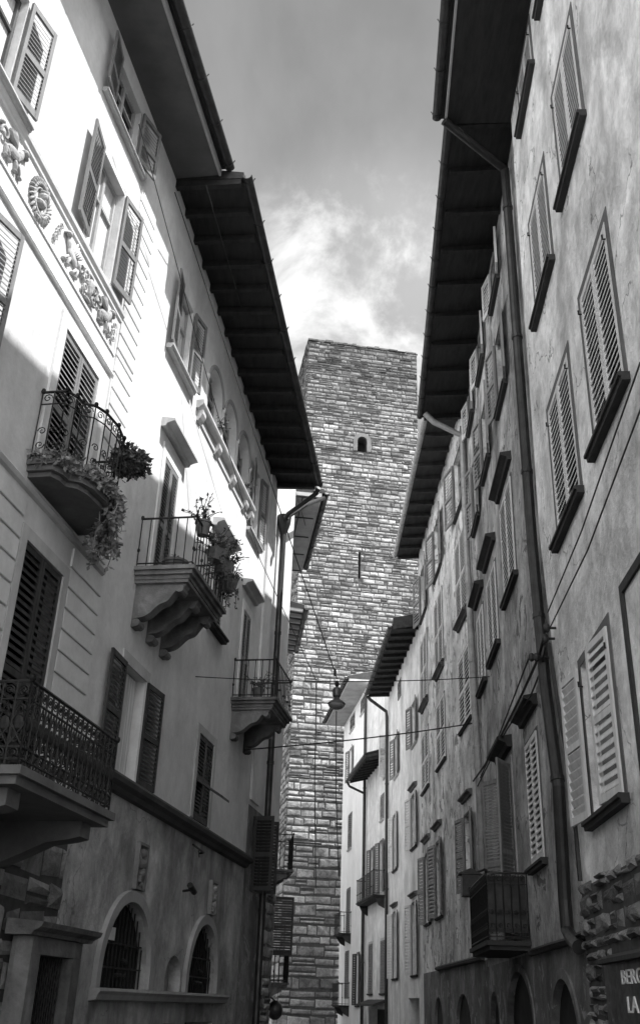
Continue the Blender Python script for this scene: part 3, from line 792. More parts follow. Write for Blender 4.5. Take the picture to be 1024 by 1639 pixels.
# ---- B: the long pale house
Bh = house(WL, 16, 'long pale plaster house with triple arched loggia and two bracketed balconies')
hB = []; hG = []
o = opening(Bh, WL, 13.12, 13.90, 11.55, 13.12, hB, 0.16, pane='curtain')
pair_open(o, WL, 13.12, 13.90, 11.55, 13.12, 'shutter_grey', near=171, far=170, w=0.03, frac=0.6)
sill(o, WL, 12.75, 14.15, 11.53, 0.04, 0.14, 0.09, 'trim')
lg = []
for i, uc in enumerate((15.75, 17.0, 18.25)):
    o = opening(Bh, WL, uc-0.5, uc+0.5, 11.64, 13.02, hB, 0.22, arch=12.52, pane='glass_dark', sash=True, mat='trim_grey')
    arch_ring(WL, uc, 0.5, 12.52, 0.5, 0.09, 0.002, 0.03, 12.52).build('arch_moulding', 'trim_grey', o)
    lg.append(o)
for uc in (15.12, 16.375, 17.625, 18.88):
    m = MB(); c = WL.p(uc, -0.04, 0)
    m.lathe((c.x, c.y, 11.64), [(0.085, 0), (0.085, 0.06), (0.055, 0.09), (0.05, 0.80), (0.07, 0.84), (0.085, 0.88), (0.085, 0.93)], 14)
    m.build('column', 'trim_light', Bh, smooth=False)
m = MB(); m.mould(WL, [(0.002, 11.46), (0.06, 11.46), (0.09, 11.49), (0.13, 11.52), (0.15, 11.56), (0.15, 11.60), (0.14, 11.63), (0.002, 11.63)], 14.6, 19.1)
for uc in (14.8, 16.05, 17.3, 18.45, 19.0): m.mould(WL, [(0.002, 11.24), (0.04, 11.24), (0.08, 11.30), (0.12, 11.38), (0.12, 11.459), (0.002, 11.459)], uc-0.11, uc+0.11)
m.mould(WL, [(0.002, 11.27), (0.03, 11.28), (0.03, 11.459), (0.002, 11.459)], 14.95, 18.9)
m.build('loggia_sill', 'trim', Bh)
o = opening(Bh, WL, 19.30, 19.92, 11.12, 12.88, hB, 0.16)
pair_open(o, WL, 19.30, 19.92, 11.12, 12.88, 'shutter_grey', near=171, far=170, w=0.03, frac=0.62)
sill(o, WL, 18.95, 20.2, 11.10, 0.04, 0.12, 0.08, 'trim')
o = opening(Bh, WL, 13.3, 14.05, 7.36, 9.65, hB, 0.14, sash=False)
pair_closed(o, WL, 13.3, 14.05, 7.36, 9.65, 'shutter_mid', w=-0.015)
surround(o, WL, 13.3, 14.05, 7.36, 9.65, 0.20, 0.025, 'trim_light', side=0.13); hood(o, WL, 13.0, 14.3, 10.02, 0.06, 0.24, 0.15, 'trim')
o = opening(Bh, WL, 16.75, 17.45, 7.98, 9.5, hB, 0.14, sash=False)
pair_closed(o, WL, 16.75, 17.45, 7.98, 9.5, 'shutter_mid', w=-0.015)
surround(o, WL, 16.75, 17.45, 7.98, 9.5, 0.18, 0.025, 'trim_light', side=0.12); hood(o, WL, 16.4, 17.75, 9.88, 0.05, 0.24, 0.15, 'trim'); sill(o, WL, 16.6, 17.6, 7.97, 0.08, 0.16, 0.1, 'sill_dark')
o = opening(Bh, WL, 19.22, 19.9, 7.18, 9.25, hB, 0.14, sash=False)
pair_closed(o, WL, 19.22, 19.9, 7.18, 9.25, 'shutter_mid', w=-0.015)
surround(o, WL, 19.22, 19.9, 7.18, 9.25, 0.18, 0.025, 'trim_light', side=0.12); hood(o, WL, 18.98, 20.15, 9.68, 0.05, 0.24, 0.15, 'trim')
o = opening(Bh, WL, 12.70, 13.66, 4.34, 5.88, hB, 0.2, pane='glass_dark', mat='trim', curtain=True)
pair_open(o, WL, 12.70, 13.66, 4.34, 5.88, 'shutter_dark', near=178, far=176, w=0.03, frac=0.68)
surround(o, WL, 12.70, 13.66, 4.34, 5.88, 0.16, 0.03, 'trim', side=0.12)
o = opening(Bh, WL, 16.72, 17.72, 4.40, 5.88, hB, 0.16, sash=False)
pair_closed(o, WL, 16.72, 17.72, 4.40, 5.88, 'shutter_dark', w=-0.02)
surround(o, WL, 16.72, 17.72, 4.40, 5.88, 0.15, 0.03, 'trim', bottom=False, side=0.16)
m = MB(); m.hexa([WL.p(16.76, 0.0, 5.06), WL.p(17.22, 0.0, 5.06), WL.p(17.22, 0.52, 4.74), WL.p(16.76, 0.52, 4.74), WL.p(16.76, 0.0, 5.10), WL.p(17.22, 0.0, 5.10), WL.p(17.22, 0.52, 4.78), WL.p(16.76, 0.52, 4.78)]); m.build('shutter_flap', 'shutter_dark', o)
# ground floor openings
G = MB()
for uc, rx in ((14.12, 0.99), (18.12, 0.94)):
    o = opening(Bh, WL, uc-rx, uc+rx, 1.70, 2.80, hG, 0.15, arch=1.86, pane='inside_dark', sash=False)
    arch_ring(WL, uc, rx, 1.86, 0.94, 0.15, 0.002, 0.07, 1.70).build('arch_moulding', 'trim_grey', o)
    m = MB()
    for k in range(13):
        u = uc-rx+0.08+k*(2*rx-0.16)/12; h = 1.86+0.94*math.sqrt(max(0, 1-((u-uc)/rx)**2))-0.01
        m.tube([WL.p(u, -0.07, 1.701), WL.p(u, -0.07, h)], 0.012, 5)
    for z in (1.95, 2.25): m.tube([WL.p(uc-rx*0.93, -0.06, z), WL.p(uc+rx*0.93 if z < 2 else uc+rx*0.86, -0.06, z)], 0.012, 5)
    for du, dz in ((0.05, 1.86), (0.2, 1.86), (-0.1, 1.86), (0.1, 2.05), (0.22, 2.03), (0.12, 2.22)):
        m.blob(WL.p(uc+du, -0.05, dz), Vector((0.035, 0, 0)), Vector((0, 0.035, 0)), Vector((0, 0, 0.03)), 8, 5)
    m.build('window_grille', 'iron', o)
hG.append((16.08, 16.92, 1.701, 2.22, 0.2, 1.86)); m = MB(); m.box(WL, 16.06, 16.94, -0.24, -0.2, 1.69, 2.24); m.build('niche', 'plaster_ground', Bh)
m = MB(); m.box(WL, 13.50, 13.78, -0.05, -0.045, 2.28, 2.44); m.build('notice', 'paper', Bh)
for a, b in ((13.2, 15.3), (16.2, 16.8), (17.4, 19.2)): opening(Bh, WL, a, b, 0.1, 1.26, hG, 0.5, pane='inside_dark', sash=False)
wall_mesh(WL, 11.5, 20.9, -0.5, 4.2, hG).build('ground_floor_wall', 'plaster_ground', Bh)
wall_mesh(WL, 11.5, 20.9, 4.2, 15.0, hB).build('wall', 'plaster_cream', Bh)
m = MB(); m.mould(WL, [(0.001, 4.08), (0.07, 4.10), (0.10, 4.16), (0.17, 4.20), (0.19, 4.26), (0.17, 4.30), (0.001, 4.335)], 11.5, 20.9); m.build('cornice', 'trim_dark', Bh)
m = MB(); m.mould(WL, [(0.001, 1.54), (0.10, 1.56), (0.12, 1.62), (0.15, 1.66), (0.14, 1.695), (0.001, 1.698)], 12.95, 19.75); m.build('sill_course', 'trim_grey', Bh)
for u0, z0, z1, seed in ((14.08, 2.98, 3.62, 1), (18.22, 2.98, 3.56, 2)):
    m = MB(); wd = 0.42; uc = u0+wd/2
    m.box(WL, u0, u0+wd, 0.001, 0.03, z0, z1)
    for a, b, c, d in ((u0, u0+wd, z1-0.04, z1), (u0, u0+wd, z0, z0+0.03), (u0, u0+0.03, z0+0.031, z1-0.041), (u0+wd-0.03, u0+wd, z0+0.031, z1-0.041)): m.box(WL, a, b, 0.031, 0.07, c, d)
    lump(m, uc, z1-0.14, 0.07, 0.075, rw=0.09); lump(m, uc, z1-0.29, 0.13, 0.09, rw=0.08); lump(m, uc+0.03, z1-0.40, 0.07, 0.10, rw=0.08)
    for k in range(5): lump(m, uc+0.05*math.sin(k*1.9), z1-0.42-0.035*k, 0.06, 0.03, k, rw=0.06)
    lump(m, uc-0.1, z1-0.25, 0.03, 0.11, 0.4, rw=0.06); lump(m, uc+0.11, z1-0.25, 0.03, 0.11, -0.4, rw=0.06)
    m.build('relief_plaque', 'plaque_stone', Bh)
# balconies
def bracket_balcony(B, u0, u1, w1, z, rz, cons, drop, wd=0.2, th=0.18):
    o = slab(WL, u0, u1, w1, z, th, 3).build('balcony', 'balcony_stone', B)
    for u in cons: console(WL, u, wd, z-th-0.001, w1-0.17, drop).build('console', 'balcony_stone', o)
    m = MB(); m.box(WL, u0+0.12, u1-0.12, 0.003, w1-0.12, z-th-0.05, z-th-0.001); m.build('slab_underside', 'balcony_stone', o)
    railing([WL.pt(u0+0.06, 0.02), WL.pt(u0+0.06, w1-0.06), WL.pt(u1-0.06, w1-0.06), WL.pt(u1-0.06, 0.02)], z, rz, 'simple', 0.145).build('railing', 'iron', o)
    return o
bracket_balcony(Bh, 12.58, 14.5, 0.94, 7.33, 8.14, (12.86, 13.55, 14.22), 0.62)
bracket_balcony(Bh, 18.72, 20.45, 0.96, 7.12, 7.92, (18.98, 20.15), 0.55)
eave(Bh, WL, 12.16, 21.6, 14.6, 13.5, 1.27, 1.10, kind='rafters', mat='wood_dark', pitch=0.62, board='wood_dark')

# ---- C: the narrow house behind the downpipe, and the two houses round the bend
Ch = house(WL, 22.5, 'narrow plaster house with a lead downpipe beside the long pale house')
hC = []
o = opening(Ch, WL, 21.45, 22.0, 3.7, 5.25, hC, 0.2, sash=False)
pair_open(o, WL, 21.45, 22.0, 3.7, 5.25, 'shutter_dark', near=95, far=120, w=0.03, frac=0.8)
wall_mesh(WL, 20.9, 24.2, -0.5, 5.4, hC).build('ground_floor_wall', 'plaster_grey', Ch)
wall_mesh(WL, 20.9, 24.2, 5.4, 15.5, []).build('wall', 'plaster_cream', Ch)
m = MB(); m.box(WL, 20.93, 21.75, 0.001, 0.05, 5.5, 14.2); m.build('pilaster', 'plaster_cream', Ch)
masonry(WL, 22.5, 24.18, 0, 5.3, lambda z: 0.3, lambda z: 0.4, proud=0.03, gap=0.01, jit=0.02, rough=0.01, rnd=random.Random(4), tone=(1.0, 2.0)).build('quoin_stones', 'rubble_stone', Ch)
u, z = WL.px(447, 822, 0.14)
top = WL.p(22.1, 0.16, 12.75)
pipe(Bh, [WL.p(21.15, 1.22, 13.22), WL.p(21.3, 1.1, 13.12), WL.p(21.9, 0.3, 12.9), top], 0.06, 'pipe_dark', (0.1, 0.9))
pipe(Ch, [WL.p(22.12, 0.16, 12.9), WL.p(22.12, 0.16, 0.2)], 0.075, 'pipe_dark', (0.02, 0.25, 0.5, 0.75))
m = MB(); c = WL.p(22.12, 0.16, 12.72); m.lathe(tuple(c), [(0.08, -0.3), (0.17, 0.0), (0.19, 0.22)], 12); m.build('rain_hopper', 'pipe_dark', Ch)
pipe(Ch, [WD.p(1.35, 0.98, 15.4), WL.p(22.6, 0.6, 13.5), WL.p(22.2, 0.2, 12.95)], 0.06, 'pipe_dark', ())
Dh = house(WD, 3, 'house round the bend on the left showing only its panelled eaves')
hD = []
wall_mesh(WD, 0.02, 7.0, -0.5, 15.45, hD, 4).build('wall', 'plaster_cream', Dh)
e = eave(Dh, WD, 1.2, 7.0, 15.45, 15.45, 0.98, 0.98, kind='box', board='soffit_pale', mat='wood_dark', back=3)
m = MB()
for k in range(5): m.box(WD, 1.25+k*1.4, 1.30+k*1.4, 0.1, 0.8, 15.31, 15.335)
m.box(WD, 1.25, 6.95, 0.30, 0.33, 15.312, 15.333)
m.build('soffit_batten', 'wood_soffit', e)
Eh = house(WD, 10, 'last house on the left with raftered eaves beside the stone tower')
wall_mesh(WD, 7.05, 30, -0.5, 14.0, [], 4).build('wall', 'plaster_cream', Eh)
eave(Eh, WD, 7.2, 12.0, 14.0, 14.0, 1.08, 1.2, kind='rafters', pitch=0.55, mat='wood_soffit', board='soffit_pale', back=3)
def small_balcony(B, W, u0, u1, w1, z, rz, style='simple', th=0.12, mat='balcony_stone', cons=True, step=0.13):
    o = slab(W, u0, u1, w1, z, th, 2).build('balcony', mat, B)
    if cons:
        for u in (u0+0.15, u1-0.15):
            m = MB(); m.mould(W, [(0.002, z-th-0.001), (w1-0.15, z-th-0.001), (w1-0.2, z-th-0.1), (0.25, z-th-0.3), (0.002, z-th-0.42)], u-0.07, u+0.07); m.build('bracket', mat, o)
    railing([W.pt(u0+0.04, 0.02), W.pt(u0+0.04, w1-0.04), W.pt(u1-0.04, w1-0.04), W.pt(u1-0.04, 0.02)], z, rz, style, step).build('railing', 'iron', o)
    return o
def at_edge(x, y, w):
    u, z = WD.px(x, y, w); return u, z
DB = []
u, z = WD.px(470, 1392, 0.95); small_balcony(Dh, WD, u, u+1.6, 0.95, z, z+1.0); DB.append((u, z))
u, z = WD.px(463, 1573, 0.85); small_balcony(Dh, WD, u, u+1.5, 0.85, z, z+0.75); DB.append((u, z))
u, z = WD.px(466, 1530, 0.85); u2, z2 = WD.px(466, 1440, 0.85)
leaf(WD, u, 0.02, 0.05, 1, 0.85, z, z2).build('shutter', 'shutter_dark', Dh); DB.append((u, z, z2))

# ================================================================== RIGHT SIDE
# ---- R1 near house
N = house(WR1, 10, 'near right house of scraped pale plaster on a rough stone base')
hN = []
def win_r1(u0, u1, z0, z1, leafm='shutter_light', op=None, fr=0.11):
    a, b, c, d = u0+fr, u1-fr, z0+0.02, z1-fr
    o = opening(N, WR1, a, b, c, d, hN, 0.16, sash=False)
    m = MB(); m.box(WR1, u0, a, 0.002, 0.012, z0, z1); m.box(WR1, b, u1, 0.002, 0.012, z0, z1); m.box(WR1, a+0.001, b-0.001, 0.002, 0.012, d, z1)
    m.build('frame', 'frame_dark', o)
    if op is None: pair_closed(o, WR1, a, b, c, d, leafm, w=-0.03, mid=0, pitch=0.095, st=0.07, slat=0.026, th=0.045)
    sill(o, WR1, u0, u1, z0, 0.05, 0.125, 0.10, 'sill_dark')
    m = MB()
    for uu in (a+0.02, b-0.02): m.tube([WR1.p(uu, 0.0, d-0.25), WR1.p(uu, 0.05, d-0.25), WR1.p(uu, 0.05, d-0.19)], 0.012, 5)
    m.build('hinge', 'iron', o)
    return o, (a, b, c, d)
win_r1(8.45, 9.98, 11.46, 13.55); win_r1(8.15, 9.72, 7.36, 9.62); win_r1(10.72, 12.28, 11.2, 13.28); win_r1(10.42, 12.1, 7.3, 9.5)
win_r1(10.78, 12.22, 15.36, 16.55); win_r1(8.5, 10.1, 15.6, 16.55)
o, (a, b, c, d) = win_r1(9.88, 11.55, 3.56, 5.47, op=1)
leaf(WR1, a+0.002, 0.0, 1, 0.10, 0.72, c+0.01, d-0.01, pitch=0.105, st=0.075, mid=0.5).build('shutter', 'shutter_light', o)
leaf(WR1, b+0.03, 0.03, 0.985, 0.11, 0.66, c+0.01, d-0.01, pitch=0.105, st=0.075, mid=0.5, flip=-1).build('shutter', 'shutter_light', o)
end = [(-0.5, 12.4), (2.9, 12.42), (5.5, 12.95), (8.1, 13.35), (12, 13.2), (18.2, 12.95)]
wall_mesh(WR1, -8, 13.0, -0.5, 17.0, hN, end=end).build('wall', 'plaster_scraped', N)
m = MB(); m.box(WR1, 6.0, 9.30, 0.002, 0.03, 5.42, 5.52); m.box(WR1, 9.20, 9.30, 0.002, 0.03, 3.2, 5.419); m.build('blind_window_frame', 'sill_dark', N)
tf = lambda u: 2.95+0.06*math.sin(u*9)+0.04*math.sin(u*23)
masonry(WR1, 5.0, 12.42, 0.0, 3.15, lambda z: 0.17, lambda z: 0.26, proud=0.05, gap=0.012, jit=0.006, rough=0.014, rnd=random.Random(21), topfun=tf,
        holes=[(9.0, 11.15, 1.0, 2.2)], tone=(0.4, 1.5)).build('stone_base', 'rubble_stone', N)
m = MB(); m.box(WR1, 5.0, 12.41, 0.001, 0.012, 0, 2.93); m.build('base_mortar', 'mortar', N)
eave(N, WR1, -8, 6.1, 16.72, 16.72, 1.02, 1.02, kind='box', board='wood_dark', mat='wood_dark', gut='gutter')  # out of view; overhang shortened to shape the shadow edge across the street
eave(N, WR1, 6.101, 13.1, 16.72, 16.72, 1.37, 1.33, kind='box', board='wood_dark', mat='wood_dark', gut='gutter')
# shop sign on the stone base
sg = root('shop_sign', WR1.p(10, 0.1, 1.2), 'black shop sign with tall pale capitals on the rough stone base', 'sign')
m = MB(); m.box(WR1, 8.6, 11.12, 0.04, 0.12, 1.05, 2.06); m.build('board', 'sign_black', sg)
m = MB(); m.mould(WR1, [(0.04, 2.06), (0.2, 2.06), (0.2, 2.10), (0.04, 2.16)], 8.55, 11.17); m.build('top_trim', 'sill_dark', sg)
def text(s, W, u, w, z, h, parent, sx=0.7):
    cu = bpy.data.curves.new('lettering', 'FONT'); cu.body = s; cu.size = 1.0; cu.extrude = 0.0
    tmp = bpy.data.objects.new('lettering', cu); scene.collection.objects.link(tmp)
    bpy.context.view_layer.update()
    me = bpy.data.meshes.new_from_object(tmp.evaluated_get(bpy.context.evaluated_depsgraph_get()))
    bpy.data.objects.remove(tmp)
    ys = [v.co.y for v in me.vertices]; k = h/(max(ys)-min(ys)); base = Vector(parent['_base'])
    for v in me.vertices: v.co = W.p(u-v.co.x*k*sx, w, z+(v.co.y-min(ys))*k)-base
    me.materials.append(MATS['sign_letter']); o = bpy.data.objects.new('lettering', me); scene.collection.objects.link(o); o.parent = parent; o['_base'] = tuple(base)
    mo = o.modifiers.new('thickness', 'SOLIDIFY'); mo.thickness = 0.012
    return o
ub, zb = WR1.px(993, 1576, 0.135); text('BERG', WR1, ub, 0.135, zb, 0.125, sg, 1.9)
ub, zb = WR1.px(1003, 1621, 0.135); text('LA', WR1, ub, 0.135, zb, 0.135, sg, 1.8)

# ---- R2 stained dark house
Q = house(WR2, 18, 'tall stained plaster house with deep black eaves and an iron balcony')
hQ = []; hQ2 = []
W = WR2
def win(B, Wl, u0, u1, z0, z1, holes, leafm='shutter_mid', mode='closed', hd=None, sl=True, frame=None, near=160, far=160, depth=0.16, frac=0.5, slm='sill_dark', **k):
    o = opening(B, Wl, u0, u1, z0, z1, holes, depth, sash=(mode == 'open'))
    if mode == 'closed': pair_closed(o, Wl, u0, u1, z0, z1, leafm, w=-0.004, pitch=0.10, slat=0.03, th=0.045, **k)
    else: pair_open(o, Wl, u0, u1, z0, z1, leafm, near=near, far=far, w=0.03, frac=frac, pitch=0.10, slat=0.03, th=0.045, **k)
    big = Wl is WR2
    surround(o, Wl, u0, u1, z0, z1, 0.1 if frame else 0.055, 0.016, frame or 'frame_dark')
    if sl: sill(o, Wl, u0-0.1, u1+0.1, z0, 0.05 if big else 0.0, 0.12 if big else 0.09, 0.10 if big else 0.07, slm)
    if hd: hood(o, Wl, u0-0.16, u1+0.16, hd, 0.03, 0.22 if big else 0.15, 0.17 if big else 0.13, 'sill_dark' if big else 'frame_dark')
    return o
win(Q, W, 15.35, 16.5, 3.66, 5.6, hQ, 'shutter_light', hd=5.95, mid=0)
win(Q, W, 16.3, 17.8, 8.72, 10.75, hQ, 'shutter_light', hd=11.0, mid=0)
win(Q, W, 18.95, 20.4, 8.35, 10.15, hQ, 'shutter_light', hd=10.55, mid=0)
win(Q, W, 21.3, 22.5, 8.3, 10.1, hQ, 'shutter_light', hd=10.45, mid=0)
win(Q, W, 16.1, 17.2, 12.75, 14.5, hQ, 'shutter_mid', 'open', near=172, far=168)
win(Q, W, 18.9, 20.0, 12.7, 14.4, hQ, 'shutter_mid', 'open', near=172, far=168)
win(Q, W, 21.2, 22.2, 12.4, 14.3, hQ, 'shutter_mid', 'open', near=172, far=168)
for a in (16.2, 19.0, 21.4): win(Q, W, a, a+1.0, 15.5, 16.5, hQ, 'shutter_light', 'open', near=172, far=168, mid=0)
o = opening(Q, W, 18.3, 19.5, 2.62, 5.72, hQ, 0.3, sash=True)
pair_open(o, W, 18.3, 19.5, 2.62, 5.72, 'shutter_mid', near=150, far=150, w=0.03, frac=0.5)
surround(o, W, 18.3, 19.5, 2.62, 5.72, 0.13, 0.03, 'trim_grey'); hood(o, W, 18.1, 19.7, 5.98, 0.05, 0.28, 0.2, 'sill_dark')
for uc, rx, zt in ((14.75, 1.0, 2.02), (18.85, 1.5, 2.22), (22.3, 0.8, 1.95)):
    o = opening(Q, W, uc-rx, uc+rx, 0.0, zt, hQ2, 0.1, arch=zt-min(rx, 0.85), pane='inside_dark', sash=False)
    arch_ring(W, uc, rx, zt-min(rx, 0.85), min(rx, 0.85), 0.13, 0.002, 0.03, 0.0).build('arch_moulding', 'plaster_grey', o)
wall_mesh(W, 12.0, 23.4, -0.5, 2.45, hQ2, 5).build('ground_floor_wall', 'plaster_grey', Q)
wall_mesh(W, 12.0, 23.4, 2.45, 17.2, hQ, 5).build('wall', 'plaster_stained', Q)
m = MB(); m.mould(W, [(0.001, 2.40), (0.05, 2.41), (0.07, 2.46), (0.001, 2.50)], 12.6, 17.3); m.build('string_course', 'trim_dark', Q)
m = MB(); m.mould(W, [(0.001, 2.62), (0.10, 2.64), (0.12, 2.70), (0.001, 2.74)], 20.6, 23.4); m.build('string_course', 'trim_dark', Q)
eave(Q, W, 13.14, 23.6, 16.7, 16.7, 1.22, 1.22, kind='rafters', mat='wood_dark', pitch=1.1, board='wood_dark')
ub, zb = W.px(766, 1404, 0.75); print('balc far', ub, zb)
bq = small_balcony(Q, W, 17.2, 20.0, 0.72, 2.62, 3.66, 'scroll', 0.14, 'sill_dark', cons=False, step=0.14)
m = MB(); m.box(W, 17.30, 17.315, 0.03, 0.66, 2.75, 3.62); m.build('cloth_screen', 'panel_cloth', bq)
# pipes down the seam and down the far end
pp = [WR1.p(12.9, 1.25, 16.55), WR1.p(12.95, 1.0, 16.3)]
mid = [(806, 281), (816, 540), (828, 760), (842, 900), (872, 1100), (893, 1260), (903, 1440), (907, 1488), (914, 1502), (926, 1516)]
pts = [WR1.p(12.98, 1.26, 16.55)]
for x, y in mid:
    u, z = WR2.px(x, y, 0.14); pts.append(WR2.p(min(u, 13.9), 0.14, z))
pipe(Q, pts, 0.085, 'pipe_dark', (0.16, 0.35, 0.52, 0.68, 0.84), 12)
pt2 = [WR2.p(23.2, 1.15, 16.6), WR2.p(23.25, 0.9, 16.35), WR2.p(23.25, 0.12, 15.9)]
for x, y in ((740, 760), (747, 893), (760, 1141), (769, 1240), (779, 1404)):
    u, z = WR2.px(x, y, 0.12); pt2.append(WR2.p(min(max(u, 22.6), 23.3), 0.12, z))
pt2.append(WR2.p(23.0, 0.12, 2.8))
pipe(Q, pt2, 0.085, 'pipe_pale', (0.2, 0.4, 0.55, 0.7, 0.85), 12)

# ---- R3 house of scraped plaster
K = house(WR3, 6, 'scraped plaster house with pale gutter and tall louvred shutters before the white houses')
hK = []; W = WR3
for a in (0.7, 5.3, 9.2):
    win(K, W, a, a+1.5, 14.4, 16.3, hK, 'shutter_mid', 'open', near=172, far=168, sl=True)
    win(K, W, a, a+1.8, 11.2, 13.6, hK, 'shutter_light', hd=None)
    win(K, W, a, a+1.8, 8.2, 10.15, hK, 'shutter_light')
    hood(K, W, a, a+1.5, 10.95, 0.1, 0.18, 0.14, 'trim_dark')
win(K, W, 1.3, 2.4, 4.2, 6.0, hK, 'shutter_mid', 'open', hd=6.35, near=170, far=168)
win(K, W, 6.7, 7.9, 4.0, 6.1, hK, 'shutter_mid', 'open', hd=6.5, near=170, far=168)
win(K, W, 9.4, 10.6, 4.0, 6.1, hK, 'shutter_mid', 'open', hd=6.5, near=170, far=168)
opening(K, W, 2.4, 4.8, 0.0, 1.95, hK, 0.1, arch=1.1, pane='inside_dark', sash=False)
opening(K, W, 7.2, 9.0, 0.0, 1.9, hK, 0.1, arch=1.2, pane='inside_dark', sash=False)
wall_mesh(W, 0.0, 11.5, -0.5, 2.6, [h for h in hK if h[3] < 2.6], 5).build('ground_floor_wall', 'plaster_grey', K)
wall_mesh(W, 0.0, 11.5, 2.6, 17.5, [h for h in hK if h[3] > 2.6], 5).build('wall', 'plaster_worn', K)
m = MB(); m.mould(W, [(0.001, 2.58), (0.10, 2.60), (0.12, 2.66), (0.001, 2.72)], 0.3, 7.9); m.build('string_course', 'trim_dark', K)
eave(K, W, 0.25, 11.3, 17.3, 17.3, 0.92, 0.88, kind='rafters', mat='wood_soffit', board='wood_soffit', pitch=0.9, gut='gutter_light')

# ---- R4 bright house with raftered eaves
X = house(WR4, 5, 'bright white house with black raftered eaves and paired shutters')
hX = []; W = WR4
win(X, W, 0.9, 2.0, 10.4, 12.0, hX, 'shutter_mid', 'open', near=172, far=168, slm='trim')
win(X, W, 6.1, 7.2, 10.3, 12.0, hX, 'shutter_mid', 'open', near=172, far=168, slm='trim')
win(X, W, 5.2, 6.0, 13.35, 14.1, hX, 'shutter_grey', 'closed', sl=False)
win(X, W, 1.1, 2.3, 6.75, 8.6, hX, 'shutter_light', 'open', hd=8.8, near=170, far=168)
win(X, W, 6.6, 7.7, 6.6, 8.8, hX, 'shutter_light', 'open', near=172, far=168)
win(X, W, 1.3, 2.5, 2.6, 4.9, hX, 'shutter_light', 'open', hd=5.1, near=170, far=168)
win(X, W, 6.6, 7.8, 2.6, 5.0, hX, 'shutter_light', 'open', near=172, far=168, hd=5.2)
opening(X, W, 1.0, 3.6, 0.0, 1.9, hX, 0.4, pane='inside_dark', sash=False)
wall_mesh(W, 0.0, 9.4, -0.5, 14.75, hX, 5).build('wall', 'plaster_bright', X)
e = eave(X, W, 0.1, 9.3, 14.5, 14.5, 1.02, 1.02, kind='rafters', mat='wood_soffit', board='wood_dark', pitch=0.8, gut='gutter', th=0.1)
m = MB(); m.hexa([W.p(0.0, -3, 15.2), W.p(0.09, -3, 15.2), W.p(0.09, 0.98, 14.4), W.p(0.0, 0.98, 14.4), W.p(0.0, -3, 15.75), W.p(0.09, -3, 15.75), W.p(0.09, 0.98, 14.85), W.p(0.0, 0.98, 14.85)]); m.build('verge_board', 'wood_soffit', e)
pipe(X, [W.p(9.1, 1.05, 14.4), W.p(9.15, 0.9, 14.25), W.p(9.2, 0.16, 13.75), W.p(9.2, 0.12, 13.5), W.p(9.2, 0.12, 0.2)], 0.075, 'pipe_dark', (0.3, 0.6), 10)

# ---- R5 two white houses at the bend
Y5 = house(WR5, 3, 'white house with a small tiled canopy and a railed balcony over a dark shop awning')
Z5 = house(WR5, 10, 'brightest white house at the foot of the stone tower')
hY = []; hZ = []; W = WR5
o = opening(Y5, W, 0.55, 1.5, 10.9, 12.8, hY, 0.15, sash=False)
leaf(W, 0.5, 0.03, -0.25, 0.97, 0.36, 10.9, 12.8, flip=-1).build('shutter', 'shutter_light', o)
win(Y5, W, 1.3, 2.2, 6.1, 8.3, hY, 'shutter_grey', 'open', near=172, far=168, sl=False)
win(Y5, W, 3.7, 4.6, 6.1, 8.3, hY, 'shutter_grey', 'open', near=172, far=168, sl=False)
win(Y5, W, 0.8, 1.8, 2.1, 4.15, hY, 'shutter_grey', 'closed', frame='trim')
win(Y5, W, 3.9, 4.9, 2.1, 4.15, hY, 'shutter_grey', 'closed', frame='trim')
win(Y5, W, 1.2, 2.0, 9.2, 10.3, hY, 'shutter_mid', 'closed', slm='trim')
opening(Y5, W, 0.8, 4.8, 0.0, 1.5, hY, 0.4, pane='inside_dark', sash=False)
wall_mesh(W, 0.0, 6.1, -0.5, 16.4, hY, 5).build('wall', 'plaster_bright', Y5)
small_balcony(Y5, W, 0.9, 5.6, 0.55, 5.95, 6.95, 'simple', 0.12, 'sill_dark', step=0.16)
ca = MB(); ca.hexa([W.p(0.5, 0.003, 12.0), W.p(5.9, 0.003, 12.0), W.p(5.9, 0.98, 11.72), W.p(0.5, 0.98, 11.72), W.p(0.5, 0.003, 12.14), W.p(5.9, 0.003, 12.14), W.p(5.9, 0.98, 11.84), W.p(0.5, 0.98, 11.84)])
ca = ca.build('canopy', 'wood_soffit', Y5)
m = MB()
for k in range(9): 
    u = 0.6+k*0.65; m.hexa([W.p(u-0.05, 0.003, 11.86), W.p(u+0.05, 0.003, 11.86), W.p(u+0.05, 0.9, 11.62), W.p(u-0.05, 0.9, 11.62), W.p(u-0.05, 0.003, 11.999), W.p(u+0.05, 0.003, 11.999), W.p(u+0.05, 0.9, 11.735), W.p(u-0.05, 0.9, 11.735)])
for k in range(20): m.tube([W.p(0.6+k*0.27, 0.0, 12.2), W.p(0.6+k*0.27, 1.02, 11.88)], 0.08, 6)
m.build('rafters', 'wood_dark', ca)
m = MB(); m.tube([W.p(0.45, 1.05, 11.78), W.p(5.95, 1.05, 11.74)], 0.07, 8); m.build('gutter', 'gutter', ca)
pipe(Y5, [W.p(5.9, 1.05, 11.7), W.p(6.0, 0.9, 11.5), W.p(6.05, 0.13, 11.2), W.p(6.05, 0.13, 10.9)], 0.06, 'pipe_dark', (), 8)
pipe(Y5, [W.p(6.05, 0.12, 16.3), W.p(6.05, 0.12, 0.2)], 0.08, 'pipe_dark', (0.3, 0.6, 0.8), 10)
